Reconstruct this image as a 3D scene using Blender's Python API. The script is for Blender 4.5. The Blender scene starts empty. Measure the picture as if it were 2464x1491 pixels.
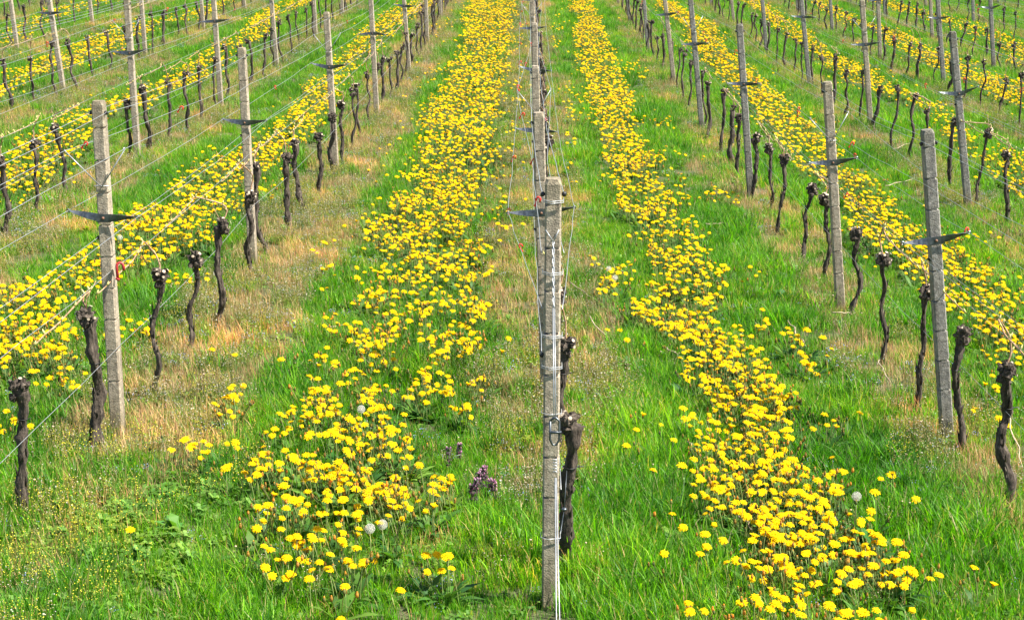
import bpy, bmesh, math, random
import numpy as np
from mathutils import Vector, Matrix, noise, Euler
R=math.radians
rnd=random.Random(7)
sc=bpy.context.scene
COL=sc.collection
# ------------------------------------------------------------------ camera, light, exposure
SUN_TO=Vector((1.0,-0.22,1.42)).normalized()
cam=bpy.data.cameras.new('camera'); co=bpy.data.objects.new('camera',cam); COL.objects.link(co); sc.camera=co
cam.sensor_width=36; cam.lens=36*4000/2464; cam.clip_start=0.1; cam.clip_end=2000
PITCH=R(14); YAW=math.atan(43/4000)
co.location=(0,0,3.0); co.rotation_euler=(R(90)-PITCH,0,YAW)
w=bpy.data.worlds.new('World'); sc.world=w; w.use_nodes=True
nt=w.node_tree; sky=nt.nodes.new('ShaderNodeTexSky'); sky.sky_type='NISHITA'; sky.sun_disc=False
sky.sun_elevation=math.asin(SUN_TO.z); sky.sun_rotation=math.atan2(SUN_TO.x,SUN_TO.y)
nt.links.new(sky.outputs[0],nt.nodes['Background'].inputs[0]); nt.nodes['Background'].inputs[1].default_value=0.07
sl=bpy.data.lights.new('sun','SUN'); sl.energy=5.0; sl.angle=R(0.5); sl.color=(1,0.94,0.82)
so=bpy.data.objects.new('sun',sl); COL.objects.link(so); so.rotation_euler=SUN_TO.to_track_quat('Z','Y').to_euler()
sc.view_settings.view_transform='Standard'; sc.view_settings.look='None'; sc.view_settings.exposure=1.5; sc.view_settings.gamma=1
sc.cycles.max_bounces=8; sc.cycles.transparent_max_bounces=8
GC=[-3.0858,0.011,0.3641,-0.1503,-0.2188,-0.0192,0.0048]
VINES=[[-4,-9.51,30.66,-0.049,0.66],[-4,-9.53,31.72,-0.036,0.75],[-4,-9.41,32.43,-0.026,0.78],[-4,-9.55,34.06,-0.04,0.66],[-3,-7.15,22.83,-0.051,0.73],[-3,-7.11,23.79,-0.01,0.69],[-3,-7.01,24.56,-0.023,0.83],[-3,-6.91,25.37,-0.093,0.79],[-3,-7.07,26.95,-0.053,0.68],[-3,-7.01,27.79,0.002,0.7],[-3,-6.92,29.63,0.001,0.78],[-3,-7.24,29.92,-0.009,0.58],[-3,-6.94,30.8,0.007,0.75],[-3,-6.86,31.45,-0.007,0.74],[-3,-7.06,33.65,-0.029,0.62],[-3,-6.92,33.93,-0.028,0.66],[-3,-6.89,34.94,-0.019,0.65],[-2,-4.67,14.49,0.028,0.73],[-2,-4.65,15.53,-0.033,0.73],[-2,-4.69,16.8,-0.144,0.73],[-2,-4.69,19.19,0.018,0.69],[-2,-4.54,19.63,-0.019,0.82],[-2,-4.52,20.76,0.023,0.76],[-2,-4.45,21.46,-0.001,0.79],[-2,-4.48,22.58,-0.006,0.74],[-2,-4.47,23.62,0.008,0.76],[-2,-4.49,24.61,0.017,0.83],[-2,-4.44,25.61,0.011,0.74],[-2,-4.46,26.81,-0.038,0.74],[-2,-4.44,27.63,0.065,0.72],[-2,-4.42,28.83,-0.036,0.71],[-2,-4.35,29.49,-0.076,0.81],[-2,-4.42,31.12,-0.063,0.74],[-2,-4.53,32.8,-0.036,0.67],[-2,-4.47,33.51,0.02,0.68],[-2,-4.35,33.78,-0.013,0.78],[-2,-4.4,35.24,-0.016,0.75],[-1,-2.38,7.39,0.014,0.69],[-1,-2.33,8.46,0.024,0.8],[-1,-2.3,9.6,0.125,0.79],[-1,-2.28,10.69,0.087,0.68],[-1,-2.23,11.41,0.058,0.76],[-1,-2.3,13.2,0.027,0.69],[-1,-2.29,14.14,-0.057,0.8],[-1,-2.26,15.21,0.012,0.71],[-1,-2.22,16.15,-0.07,0.72],[-1,-2.21,17.04,0.044,0.68],[-1,-2.21,18.43,0.005,0.69],[-1,-2.16,18.92,0.026,0.78],[-1,-2.2,20.47,0.018,0.75],[-1,-2.2,21.49,-0.038,0.68],[-1,-2.21,22.84,-0.018,0.69],[-1,-2.17,23.57,0.007,0.76],[-1,-2.2,24.73,0.022,0.71],[-1,-2.16,25.57,0.011,0.63],[-1,-2.14,26.46,0.048,0.65],[-1,-2.13,27.31,0.04,0.67],[-1,-2.1,28.22,0.012,0.76],[-1,-2.13,29.81,0.009,0.61],[-1,-2.09,31.37,-0.035,0.65],[-1,-2.09,32.21,0.01,0.78],[1,2.44,7.99,-0.064,0.74],[1,2.43,8.91,-0.051,0.73],[1,2.38,9.79,0.01,0.79],[1,2.4,10.9,-0.043,0.77],[1,2.43,12.28,0.04,0.7],[1,2.46,13.52,-0.015,0.75],[1,2.4,14.39,0.078,0.71],[1,2.4,15.67,0.009,0.78],[1,2.46,16.83,-0.003,0.73],[1,2.4,17.6,-0.019,0.71],[1,2.44,18.92,-0.059,0.77],[1,2.44,20.02,0.005,0.73],[1,2.4,20.86,0.019,0.83],[1,2.42,22.31,-0.045,0.76],[1,2.44,23.22,-0.048,0.83],[1,2.44,25.36,-0.01,0.75],[1,2.42,26.34,-0.001,0.79],[1,2.45,27.55,0.002,0.73],[1,2.42,28.51,-0.008,0.75],[1,2.41,30.44,-0.004,0.66],[1,2.42,31.4,-0.055,0.54],[1,2.39,32.2,-0.071,0.75],[1,2.36,33.25,-0.036,0.66],[1,2.37,34.61,-0.087,0.79],[2,4.77,16.4,-0.025,0.76],[2,4.78,17.55,0.048,0.84],[2,4.73,18.51,-0.021,0.83],[2,4.82,20.0,-0.047,0.77],[2,4.81,21.02,0.034,0.83],[2,4.76,21.81,0.045,0.85],[2,4.87,23.48,0.041,0.64],[2,4.83,24.31,-0.006,0.79],[2,4.7,24.79,-0.027,0.73],[2,4.75,26.0,-0.021,0.84],[2,4.8,27.47,-0.001,0.67],[2,4.77,28.41,0.018,0.73],[2,4.75,29.24,-0.02,0.71],[2,4.8,30.49,0.038,0.64],[2,4.74,31.23,0.017,0.67],[2,4.75,32.22,-0.015,0.69],[2,4.75,33.47,-0.001,0.66],[2,4.71,34.36,0.012,0.66],[2,4.77,35.55,-0.011,0.66],[2,4.78,36.56,0.017,0.6],[3,7.2,24.43,-0.041,0.79],[3,7.18,25.44,0.064,0.6],[3,7.19,26.53,-0.015,0.76],[3,7.12,27.39,0.029,0.73],[3,7.12,28.39,0.012,0.58],[3,7.09,29.29,0.029,0.68],[3,6.96,30.03,0.003,0.66],[3,6.94,30.84,0.019,0.61],[3,6.78,31.36,0.008,0.65],[3,6.87,32.67,0.018,0.72],[3,6.83,33.61,0.022,0.7],[3,6.84,34.49,-0.042,0.6],[3,6.93,36.06,-0.018,0.62],[3,7.04,37.77,0.023,0.61],[3,7.0,38.59,0.01,0.64],[3,6.9,39.13,-0.028,0.6],[3,7.08,41.35,0.003,0.57],[3,6.97,41.64,0.033,0.57],[4,9.07,31.36,-0.046,0.63],[4,8.96,32.1,0.018,0.53],[4,9.22,34.02,0.027,0.64],[4,9.01,34.19,0.027,0.66],[4,9.17,35.84,0.072,0.62],[4,9.12,36.69,0.001,0.58],[4,9.19,38.15,0.014,0.63],[4,9.21,39.28,-0.09,0.59],[4,9.19,40.16,0.002,0.68],[4,9.01,40.4,0.045,0.68],[4,9.16,42.06,0.07,0.58],[5,11.04,38.43,0.017,0.67],[5,11.07,39.56,0.034,0.68],[5,11.36,42.81,0.03,0.65],[5,11.15,43.09,0.019,0.62],[5,11.72,46.36,0.017,0.48],[5,11.57,46.73,0.004,0.45]]
POSTS=[[-1,-2.29,8.8,-0.0,1.84],[-1,-2.32,13.61,-0.015,1.79],[-1,-2.19,18.58,-0.034,1.77],[-1,-2.17,23.52,-0.033,0],[-1,-2.09,28.93,-0.061,0],[-2,-4.57,19.18,-0.014,0],[-2,-4.46,23.96,-0.029,0],[-2,-4.37,28.84,-0.052,0],[-2,-4.35,34.04,None,0],[-2,-4.4,39.52,None,0],[-3,-6.99,24.9,-0.093,0],[-3,-6.95,30.18,-0.022,0],[-3,-6.83,35.09,-0.039,0],[-4,-9.31,30.34,-0.07,0],[-4,-9.28,35.58,None,0],[1,2.41,9.14,-0.125,1.78],[1,2.41,12.51,-0.104,1.76],[1,2.39,17.76,-0.1,1.82],[1,2.41,23.22,-0.116,0],[1,2.46,28.5,-0.135,0],[1,2.36,33.49,-0.101,0],[1,2.39,40.36,None,0],[2,4.67,17.49,-0.155,1.84],[2,4.87,23.72,-0.121,0],[2,4.76,28.41,-0.139,0],[2,4.76,33.69,None,0],[2,4.92,40.67,None,0],[2,4.92,45.74,None,0],[3,7.31,29.54,-0.133,0],[3,6.89,32.97,-0.094,0],[3,7.04,39.2,None,0],[3,7.08,44.58,None,0],[4,8.99,32.5,-0.12,0],[4,9.19,38.46,None,0],[4,9.24,43.9,None,0],[5,11.16,42.44,None,0],[0,0.09,6.5,0.002,1.8],[0,0.105,9.8,-.03,1.75],[0,0.09,14.4,-.027,1.63],[0,0.085,19.9,-.02,1.63]]
BANDS={'A':[(42.07,-1.6,-0.32,0.8),(37.36,-1.52,-0.38,1),(32.8,-1.34,-0.37,1),(29.15,-1.37,-0.37,1),(26.15,-1.4,-0.39,1),(23.63,-1.5,-0.36,1),(21.49,-1.47,-0.46,1),(19.68,-1.35,-0.42,1),(18.1,-1.36,-0.43,1),(16.73,-1.3,-0.49,0.9),(15.51,-1.33,-0.49,0.8),(14.45,-1.41,-0.46,0.7),(13.51,-1.32,-0.36,0.55),(12.68,-1.24,-0.34,0.45),(11.91,-1.26,-0.38,0.45),(11.56,-1.23,-0.43,0.4)],'B':[(44.46,1.08,1.64,1),(38.15,1.03,1.65,1),(33.45,0.95,1.62,1),(29.72,0.88,1.59,1),(26.67,0.86,1.63,1),(24.11,0.87,1.54,1),(21.95,0.91,1.49,1),(20.09,0.88,1.49,1),(18.49,0.88,1.52,1),(17.09,0.89,1.54,0.85),(15.87,0.99,1.51,0.8),(14.78,1.02,1.53,0.7),(13.81,0.86,1.58,0.6),(12.96,0.95,1.55,0.55),(12.18,0.86,1.49,0.6),(11.6,0.73,1.4,0.75),(10.87,1.03,1.51,0.6),(10.29,0.97,1.49,0.7),(9.77,0.93,1.52,0.7),(9.3,0.93,1.52,0.65),(8.87,0.92,1.53,0.55),(8.47,0.95,1.51,0.5),(8.09,0.89,1.51,0.6),(7.76,0.91,1.62,0.65),(7.44,0.88,1.64,0.6),(7.15,0.98,1.56,0.65),(6.87,1.0,1.56,0.6),(6.67,0.99,1.57,0.55),(6.52,1.01,1.62,0.4),(6.27,0.9,1.16,0.3),(6.2,1.21,1.35,0.5),(6.07,1.2,1.4,0.6)],'C':[(45.42,3.34,3.8,1),(41.55,3.36,4.05,1),(39.03,3.5,4.29,1),(35.46,3.23,4.04,1),(32.51,3.17,3.91,1),(29.04,3.2,4.01,1),(27.25,3.28,3.98,1),(25.14,3.28,3.93,1),(23.28,3.22,3.94,1),(21.65,3.22,3.86,1),(18.89,3.11,3.75,0.9),(17.48,3.19,3.78,0.8),(16.22,3.18,3.73,0.9),(15.11,3.0,3.8,0.8),(14.14,3.11,3.81,0.75),(13.26,3.06,3.83,0.7),(12.47,3.04,3.87,0.55),(11.63,3.15,3.67,0.4),(10.53,3.06,3.51,0.4)],'D':[(46.53,5.87,6.36,0.8),(42.45,5.89,6.33,0.8),(37.6,5.55,6.28,0.8),(35.4,5.59,6.04,0.8),(32.59,5.52,6.02,0.8),(30.18,5.41,6.19,0.8),(27.88,5.4,6.12,0.8),(26.68,5.65,6.11,0.7),(24.99,5.75,6.3,0.4),(21.9,5.55,5.96,0.4),(20.39,5.49,6.19,0.5),(18.37,5.19,5.78,0.5)],'E':[(47.4,7.84,8.28,0.7),(44.97,7.68,8.2,0.7),(40.37,7.49,8.07,0.7),(38.31,7.77,8.48,0.8),(35.49,7.45,8.32,0.8),(33.64,7.42,8.3,0.9),(31.32,7.36,8.29,0.9),(28.78,7.58,8.53,0.8),(26.61,7.42,8.41,0.8)],'F':[(48.31,9.75,10.41,0.4),(45.07,9.62,10.45,0.6),(40.16,9.89,11.18,0.25),(36.11,10.0,10.62,0.6),(31.94,9.17,10.2,0.6)],'G':[(42.77,-2.9,-2.28,0.6),(39.02,-3.41,-2.66,0.8),(34.13,-3.5,-2.8,0.8),(32.12,-3.38,-2.88,0.8),(30.5,-3.43,-2.97,0.7),(28.73,-3.32,-2.97,0.7),(25.58,-3.39,-2.94,0.9),(23.62,-3.3,-2.7,0.9),(22.61,-3.33,-2.78,0.9),(21.17,-3.34,-2.69,0.9),(20.12,-3.4,-2.69,0.9),(19.16,-3.3,-2.78,0.9),(17.65,-3.75,-2.84,0.7),(15.74,-3.54,-2.75,0.75),(14.78,-3.69,-2.85,0.85),(13.92,-3.55,-2.76,0.8),(12.97,-3.75,-2.93,0.7),(12.31,-3.73,-3.09,0.6),(11.77,-3.85,-3.17,0.6),(11.18,-3.81,-3.11,0.6),(10.54,-3.68,-3.16,0.4),(9.98,-3.55,-3.18,0.4)],'H':[(41.45,-6.07,-5.39,0.6),(36.46,-6.14,-5.55,0.8),(33.14,-5.64,-5.15,0.8),(30.36,-5.91,-5.41,0.5),(28.48,-5.72,-5.15,0.8),(25.9,-5.67,-5.06,0.8),(24.36,-5.77,-5.37,0.9),(23.02,-5.87,-5.18,0.9),(21.94,-6.12,-5.48,0.8),(20.59,-6.0,-5.44,0.8),(18.66,-5.97,-5.08,0.8),(17.4,-5.76,-5.01,0.7),(15.97,-5.55,-4.78,0.3)],'I':[(40.74,-7.58,-7.21,0.7),(37.16,-7.66,-7.14,0.7),(34.85,-8.13,-7.61,0.8),(32.31,-8.37,-7.53,0.9),(29.72,-8.29,-7.31,0.9),(26.49,-8.21,-7.53,0.9),(25.41,-8.07,-7.66,0.6),(23.02,-7.68,-7.2,0.5)],'J':[(39.63,-10.3,-9.77,0.3),(37.16,-10.64,-9.92,0.4),(33.63,-10.27,-9.74,0.4),(30.13,-9.89,-9.28,0.4)]}
CLUMPS=[(0.88,6.17,0.03,0.07,3),(0.94,6.04,0.05,0.05,4),(1.02,6.22,0.05,0.07,4),(1.12,6.37,0.05,0.09,5),(1.12,6.14,0.03,0.07,3),(1.25,6.13,0.06,0.09,9),(1.32,6.07,0.06,0.06,9),(1.02,6.45,0.04,0.1,4),(1.11,6.6,0.05,0.13,5),(0.87,6.69,0.03,0.1,2),(0.78,6.89,0.03,0.08,2),(1.56,6.64,0.07,0.1,6),(1.54,6.89,0.06,0.11,5),(0.95,7.66,0.06,0.1,5),(0.94,8.36,0.04,0.11,4),(0.9,8.92,0.06,0.13,4),(1.39,7.22,0.07,0.15,10),(1.37,7.51,0.09,0.16,12),(1.13,7.25,0.07,0.15,9),(1.37,8.04,0.06,0.14,6),(1.06,7.94,0.06,0.14,7),(1.3,8.96,0.09,0.22,12),(1.47,9.33,0.07,0.18,8),(1.03,10.84,0.08,0.24,8),(0.8,11.64,0.07,0.2,10),(0.89,11.32,0.08,0.16,8),(-0.77,11.48,0.09,0.17,14),(-0.36,11.53,0.09,0.17,12),(-0.9,11.25,0.19,0.27,16),(-1.02,10.88,0.21,0.16,22),(-0.44,11.02,0.13,0.12,9),(-1.18,10.77,0.08,0.09,7),(-0.71,11.11,0.04,0.1,5),(-1.04,10.48,0.16,0.12,10),(-0.68,10.52,0.08,0.18,7),(-0.42,10.44,0.12,0.17,20),(-0.99,10.28,0.15,0.07,10),(-1.31,10.02,0.06,0.14,7),(-1.53,9.91,0.02,0.04,2),(-0.92,9.93,0.09,0.11,10),(-0.57,10.08,0.06,0.16,8),(-1.08,9.7,0.13,0.2,10),(-0.62,9.75,0.04,0.13,6),(-0.58,9.53,0.1,0.17,16),(-0.32,9.58,0.06,0.15,5),(-1.25,9.36,0.06,0.17,12),(-1.13,9.3,0.06,0.05,4),(-0.88,9.32,0.1,0.1,6),(-0.77,9.34,0.06,0.07,6),(-0.61,9.21,0.05,0.09,6),(-0.45,9.27,0.04,0.09,5),(-1.22,9.01,0.06,0.07,6),(-1.15,9.06,0.06,0.14,10),(-0.91,9.13,0.07,0.09,6),(-0.85,9.02,0.05,0.09,5),(-0.71,9.25,0.02,0.05,2),(-0.42,9.07,0.04,0.05,3),(-0.36,8.96,0.06,0.09,8),(-1.32,8.91,0.02,0.04,2),(-1.17,8.79,0.07,0.09,10),(-1.26,8.69,0.07,0.05,8),(-1.04,8.8,0.07,0.06,7),(-0.8,8.83,0.08,0.11,10),(-1.08,8.67,0.02,0.04,2),(-1.17,8.66,0.04,0.04,4),(-1.29,8.54,0.04,0.1,6),(-1.36,8.43,0.04,0.05,4),(-0.91,8.56,0.04,0.12,8),(-0.77,8.58,0.07,0.08,7),(-0.65,8.59,0.04,0.05,6),(-0.98,8.51,0.04,0.06,5),(-1.16,8.41,0.03,0.05,3),(-1.05,8.39,0.03,0.08,5),(-0.97,8.39,0.06,0.08,6),(-0.77,8.37,0.11,0.08,14),(-0.63,8.41,0.02,0.03,2),(-1.0,8.23,0.06,0.06,5),(-0.84,8.17,0.05,0.08,5),(-0.71,8.15,0.06,0.08,6),(-0.62,8.12,0.04,0.07,5),(-1.33,8.07,0.03,0.04,3),(-1.23,8.11,0.01,0.02,1),(-1.14,8.07,0.02,0.03,1),(-1.35,7.9,0.05,0.07,6),(-1.29,7.94,0.03,0.04,3),(-1.2,7.91,0.04,0.04,5),(-1.11,7.91,0.03,0.05,3),(-1.03,7.88,0.04,0.07,5),(-0.89,7.96,0.06,0.05,5),(-0.82,8.02,0.01,0.03,1),(-0.61,7.93,0.02,0.03,1),(-0.52,7.85,0.03,0.03,1),(-1.34,7.69,0.04,0.08,6),(-1.3,7.78,0.03,0.05,3),(-1.24,7.8,0.04,0.05,4),(-1.07,7.73,0.1,0.07,14),(-0.92,7.8,0.06,0.09,8),(-0.8,7.72,0.06,0.07,6),(-1.14,7.61,0.02,0.04,2),(-1.03,7.65,0.03,0.04,3),(-0.91,7.66,0.04,0.05,5),(-0.76,7.61,0.03,0.07,5),(-1.18,7.47,0.03,0.04,2),(-0.91,7.49,0.04,0.05,3),(-0.82,7.44,0.03,0.04,3),(-0.74,7.51,0.04,0.05,4),(-0.66,7.5,0.07,0.08,9),(-0.56,7.48,0.02,0.03,2),(-0.45,7.59,0.02,0.03,1),(-0.4,7.56,0.03,0.08,6),(-0.36,7.66,0.02,0.04,1),(-1.15,7.38,0.03,0.04,3),(-1.08,7.32,0.06,0.06,9),(-0.96,7.39,0.02,0.05,2),(-0.82,7.34,0.02,0.05,1),(-0.71,7.38,0.03,0.06,3),(-0.62,7.38,0.06,0.06,7),(-0.4,7.41,0.01,0.03,1),(-0.45,7.44,0.02,0.03,1),(-1.05,7.24,0.03,0.05,3),(-0.85,7.25,0.03,0.05,2),(-1.21,7.21,0.02,0.02,2),(-1.0,7.19,0.03,0.03,2),(-0.64,7.3,0.03,0.05,3),(-0.47,7.29,0.04,0.06,6),(-0.54,7.23,0.02,0.04,2),(-1.21,7.09,0.04,0.04,4),(-1.11,7.1,0.03,0.04,2),(-0.93,7.13,0.05,0.06,7),(-0.87,7.14,0.01,0.02,1),(-0.76,7.13,0.03,0.04,3),(-0.72,7.23,0.01,0.02,1),(-0.6,7.15,0.05,0.06,8),(-1.22,6.98,0.02,0.03,1),(-0.84,6.98,0.03,0.04,3),(-0.77,6.91,0.02,0.03,1),(-0.73,6.9,0.02,0.02,2),(-0.64,6.91,0.02,0.03,2),(-1.1,6.83,0.02,0.03,1),(-0.83,6.84,0.04,0.04,5),(-0.97,6.77,0.03,0.05,4),(-1.01,6.77,0.02,0.04,2),(-0.92,6.78,0.03,0.04,2),(-0.99,6.7,0.04,0.05,4),(-1.1,6.64,0.02,0.03,1),(-1.11,6.57,0.02,0.03,1),(-0.93,6.67,0.06,0.05,9),(-0.95,6.59,0.02,0.02,1),(-0.66,6.62,0.02,0.03,2),(-0.76,6.55,0.05,0.04,6),(-1.01,6.53,0.03,0.04,2),(-0.98,6.48,0.01,0.05,2),(-1.05,6.44,0.03,0.05,3),(-0.86,6.43,0.03,0.06,5),(-0.8,6.41,0.03,0.04,3),(-0.73,6.46,0.04,0.05,7),(-0.67,6.47,0.01,0.02,1),(-0.42,6.56,0.02,0.03,1),(-0.4,6.48,0.02,0.02,1),(-0.34,6.58,0.03,0.04,2),(-0.34,6.52,0.02,0.05,2),(-0.29,6.45,0.02,0.03,1),(-0.36,6.47,0.01,0.01,1),(-0.89,6.3,0.02,0.02,1),(-0.74,6.24,0.02,0.04,1),(-0.48,6.25,0.01,0.02,1),(-0.72,5.89,0.02,0.04,2),(-0.73,5.84,0.02,0.02,1),(-1.71,9.23,0.02,0.05,2),(-1.65,9.3,0.02,0.04,2),(-1.68,8.96,0.04,0.11,8),(-1.68,8.78,0.03,0.06,4),(-1.59,8.25,0.03,0.03,2),(-1.53,8.24,0.02,0.03,2),(-1.51,7.9,0.02,0.03,1),(-1.48,7.68,0.02,0.03,1),(-1.84,8.11,0.02,0.04,1),(-1.78,8.1,0.02,0.04,2),(-1.73,8.1,0.03,0.09,5),(-1.66,8.13,0.03,0.06,3),(-1.68,8.0,0.03,0.05,2),(-1.36,7.9,0.03,0.07,2),(-1.35,7.69,0.04,0.08,4),(-1.3,7.76,0.02,0.07,2),(-1.22,7.21,0.02,0.02,1),(-1.21,7.09,0.03,0.04,3),(-1.21,6.98,0.02,0.02,1),(-1.1,6.64,0.01,0.03,1),(-1.11,6.57,0.02,0.03,1),(-1.77,6.94,0.01,0.02,1),(-1.94,10.1,0.03,0.04,2),(-1.86,10.12,0.01,0.03,1),(-2.8,8.47,0.04,0.08,8),(-2.64,8.37,0.02,0.03,1),(-3.01,9.9,0.02,0.05,1),(-2.93,9.94,0.04,0.06,4),(-2.89,10.06,0.03,0.07,3),(-2.88,9.35,0.02,0.04,1),(-2.8,9.28,0.02,0.04,1),(-2.76,9.47,0.04,0.05,4),(-2.72,9.54,0.02,0.05,2),(-2.63,9.43,0.02,0.04,1),(-2.66,9.3,0.03,0.05,2),(-2.87,9.41,0.01,0.02,1),(-2.97,9.51,0.02,0.04,2),(-2.61,10.62,0.04,0.05,3),(-2.55,10.66,0.03,0.05,2),(-2.5,10.44,0.03,0.03,2),(-2.79,10.49,0.02,0.03,1),(-2.74,10.97,0.02,0.05,1),(-2.55,10.85,0.02,0.04,1),(-3.02,10.57,0.03,0.07,2),(-3.05,10.24,0.03,0.08,3),(-2.99,10.25,0.02,0.05,1),(-3.12,10.38,0.02,0.05,1),(-3.26,10.6,0.03,0.06,2),(-2.98,10.64,0.03,0.05,2),(-3.31,10.12,0.03,0.06,2),(-3.25,10.24,0.03,0.08,3),(0.67,9.02,0.02,0.04,2),(0.76,8.9,0.01,0.02,1),(0.87,8.83,0.02,0.04,1),(0.56,10.92,0.02,0.08,1),(0.63,11.1,0.02,0.04,1),(0.66,10.56,0.01,0.03,1),(0.53,8.38,0.02,0.06,1),(0.57,8.5,0.02,0.05,1),(0.66,7.86,0.01,0.02,1),(0.79,7.99,0.02,0.04,1),(0.9,8.05,0.02,0.04,1),(0.83,7.61,0.02,0.04,2),(0.85,7.56,0.02,0.03,1),(0.69,7.25,0.02,0.03,1),(0.7,7.08,0.02,0.03,1),(0.6,6.7,0.02,0.02,1),(0.79,6.82,0.02,0.02,1),(0.86,6.9,0.02,0.03,1),(0.49,5.98,0.02,0.03,1),(0.64,6.12,0.02,0.04,1),(0.62,6.14,0.01,0.02,1),(0.73,6.15,0.02,0.03,1),(0.62,5.97,0.02,0.02,1),(0.71,6.63,0.01,0.02,2),(0.87,6.6,0.02,0.05,1),(0.91,6.66,0.02,0.03,1),(0.84,7.35,0.02,0.03,1),(0.89,7.41,0.02,0.04,1),(0.87,7.24,0.02,0.04,1),(0.92,7.31,0.02,0.04,2),(0.91,7.53,0.01,0.03,1),(0.78,8.53,0.02,0.04,1),(-0.15,10.73,0.02,0.05,1),(-0.15,10.38,0.02,0.03,1),(1.61,8.9,0.03,0.04,2),(1.64,8.82,0.02,0.06,2),(1.69,8.97,0.02,0.05,2),(1.73,8.9,0.02,0.04,1),(1.9,8.94,0.02,0.04,1),(1.63,9.53,0.01,0.04,1),(2.03,10.69,0.02,0.05,1),(1.96,10.42,0.03,0.05,2),(1.8,10.27,0.04,0.06,4),(1.77,10.17,0.02,0.04,1),(1.81,10.09,0.02,0.03,1),(2.0,10.9,0.02,0.05,1),(1.88,10.98,0.02,0.04,1),(1.67,11.31,0.04,0.08,4),(1.65,11.44,0.04,0.1,4),(1.74,7.81,0.02,0.04,1),(1.81,7.86,0.03,0.04,2),(1.87,7.61,0.01,0.05,1),(1.67,7.51,0.01,0.02,1),(1.59,8.21,0.01,0.03,1),(1.59,7.98,0.02,0.02,1),(1.53,7.82,0.02,0.04,1),(1.76,6.55,0.02,0.04,1),(1.71,6.47,0.02,0.02,1),(1.9,6.53,0.02,0.03,1),(1.99,6.58,0.03,0.05,1),(1.56,6.27,0.02,0.04,2),(1.56,6.11,0.01,0.02,1),(2.68,9.49,0.02,0.06,1),(2.63,9.35,0.02,0.04,1),(1.61,7.41,0.01,0.03,1),(1.37,6.36,0.02,0.03,1),(3.3,11.81,0.05,0.07,3),(3.32,11.54,0.09,0.21,12),(3.42,11.59,0.07,0.28,10),(3.03,10.6,0.03,0.06,2),(3.1,10.58,0.04,0.09,4),(2.89,9.9,0.04,0.08,4),(2.94,10.07,0.03,0.04,1),(3.0,9.89,0.02,0.05,1),(2.72,8.99,0.02,0.04,1),(3.31,10.99,0.03,0.06,3),(2.69,9.14,0.02,0.04,1),(-0.28,15.85,0.08,0.35,8),(-0.26,14.96,0.06,0.21,4),(-0.24,19.48,0.07,0.33,4),(-0.24,21.65,0.08,0.39,3),(0.68,24.71,0.12,0.3,7),(0.58,25.7,0.13,0.63,7),(0.53,33.22,0.12,1.65,8),(0.63,36.88,0.18,1.51,8),(0.59,23.52,0.09,0.45,5),(0.51,21.41,0.06,0.31,3),(0.53,20.14,0.08,0.28,4),(0.44,18.65,0.06,0.18,3),(0.47,17.5,0.04,0.14,2),(0.66,22.87,0.09,0.35,5),(1.85,29.22,0.22,1.32,14),(1.92,28.61,0.14,0.63,6),(1.66,29.83,0.09,0.54,3),(1.77,22.48,0.11,0.25,6),(1.92,22.51,0.08,0.34,4),(1.81,19.7,0.06,0.13,3),(2.05,19.42,0.04,0.16,2),(1.66,17.99,0.04,0.14,3),(1.95,16.96,0.11,0.31,12),(2.09,16.85,0.05,0.21,4),(1.62,16.65,0.05,0.15,4),(1.78,10.93,0.07,0.18,6),(1.81,10.36,0.05,0.17,7),(1.87,10.94,0.03,0.1,2),(0.75,12.89,0.13,0.49,12),(0.63,12.56,0.08,0.39,8),(0.57,12.24,0.03,0.12,2),(0.56,13.36,0.05,0.26,3),(0.62,12.25,0.05,0.15,3),(-0.21,24.51,0.18,0.73,8),(-0.2,26.32,0.2,1.1,9),(-1.92,36.02,0.27,1.44,8),(-1.55,26.54,0.07,0.44,4),(-1.53,28.02,0.14,0.61,6),(-1.51,15.3,0.06,0.11,3),(-1.55,15.08,0.04,0.09,2),(-1.39,12.92,0.02,0.07,1),(-1.6,12.89,0.05,0.13,3),(-1.76,13.38,0.04,0.05,2),(-1.67,13.75,0.03,0.18,3),(-1.54,12.11,0.06,0.06,4),(-1.31,12.6,0.04,0.19,4),(-0.34,11.7,0.06,0.11,5),(-0.54,10.77,0.11,0.18,12),(-0.36,10.56,0.07,0.14,8),(-0.37,11.49,0.07,0.2,6),(-0.31,12.74,0.05,0.16,4),(-0.65,14.69,0.07,0.2,4),(-0.47,19.77,0.12,0.68,8),(-2.63,10.63,0.11,0.06,4),(-1.28,10.92,0.14,0.18,8),(-3.15,10.34,0.16,0.28,9),(-3.15,10.0,0.13,0.21,7),(-2.95,10.03,0.1,0.16,5),(-2.76,9.43,0.09,0.08,5),(-2.47,12.44,0.06,0.09,3),(-2.66,12.41,0.12,0.23,10),(-3.9,17.54,0.04,0.11,2),(-3.75,17.57,0.04,0.11,2),(-3.06,17.7,0.07,0.42,6),(-3.73,19.12,0.07,0.16,3),(-2.89,18.03,0.09,0.29,7)]
SEEDS=[(-0.93,8.77),(-0.7,6.85),(-0.65,6.9),(1.56,7.49),(0.63,12.97),(0.66,12.58),(-3.43,13.61),(-2.4,12.39)]
NETTLES=[(-0.25,7.77),(-0.28,7.7),(-0.22,7.84),(-0.19,7.77),(-0.37,8.39),(-0.42,8.24),(-0.26,7.67),(-0.17,7.74),(-0.24,7.94)]
DOCKS=[(1.93,9.66),(-1.25,21.33),(1.12,36.02),(1.47,36.69),(1.02,42.81),(1.64,13.93),(2.01,12.83),(-2.07,6.33),(-1.63,7.24),(1.6,7.28)]
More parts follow.
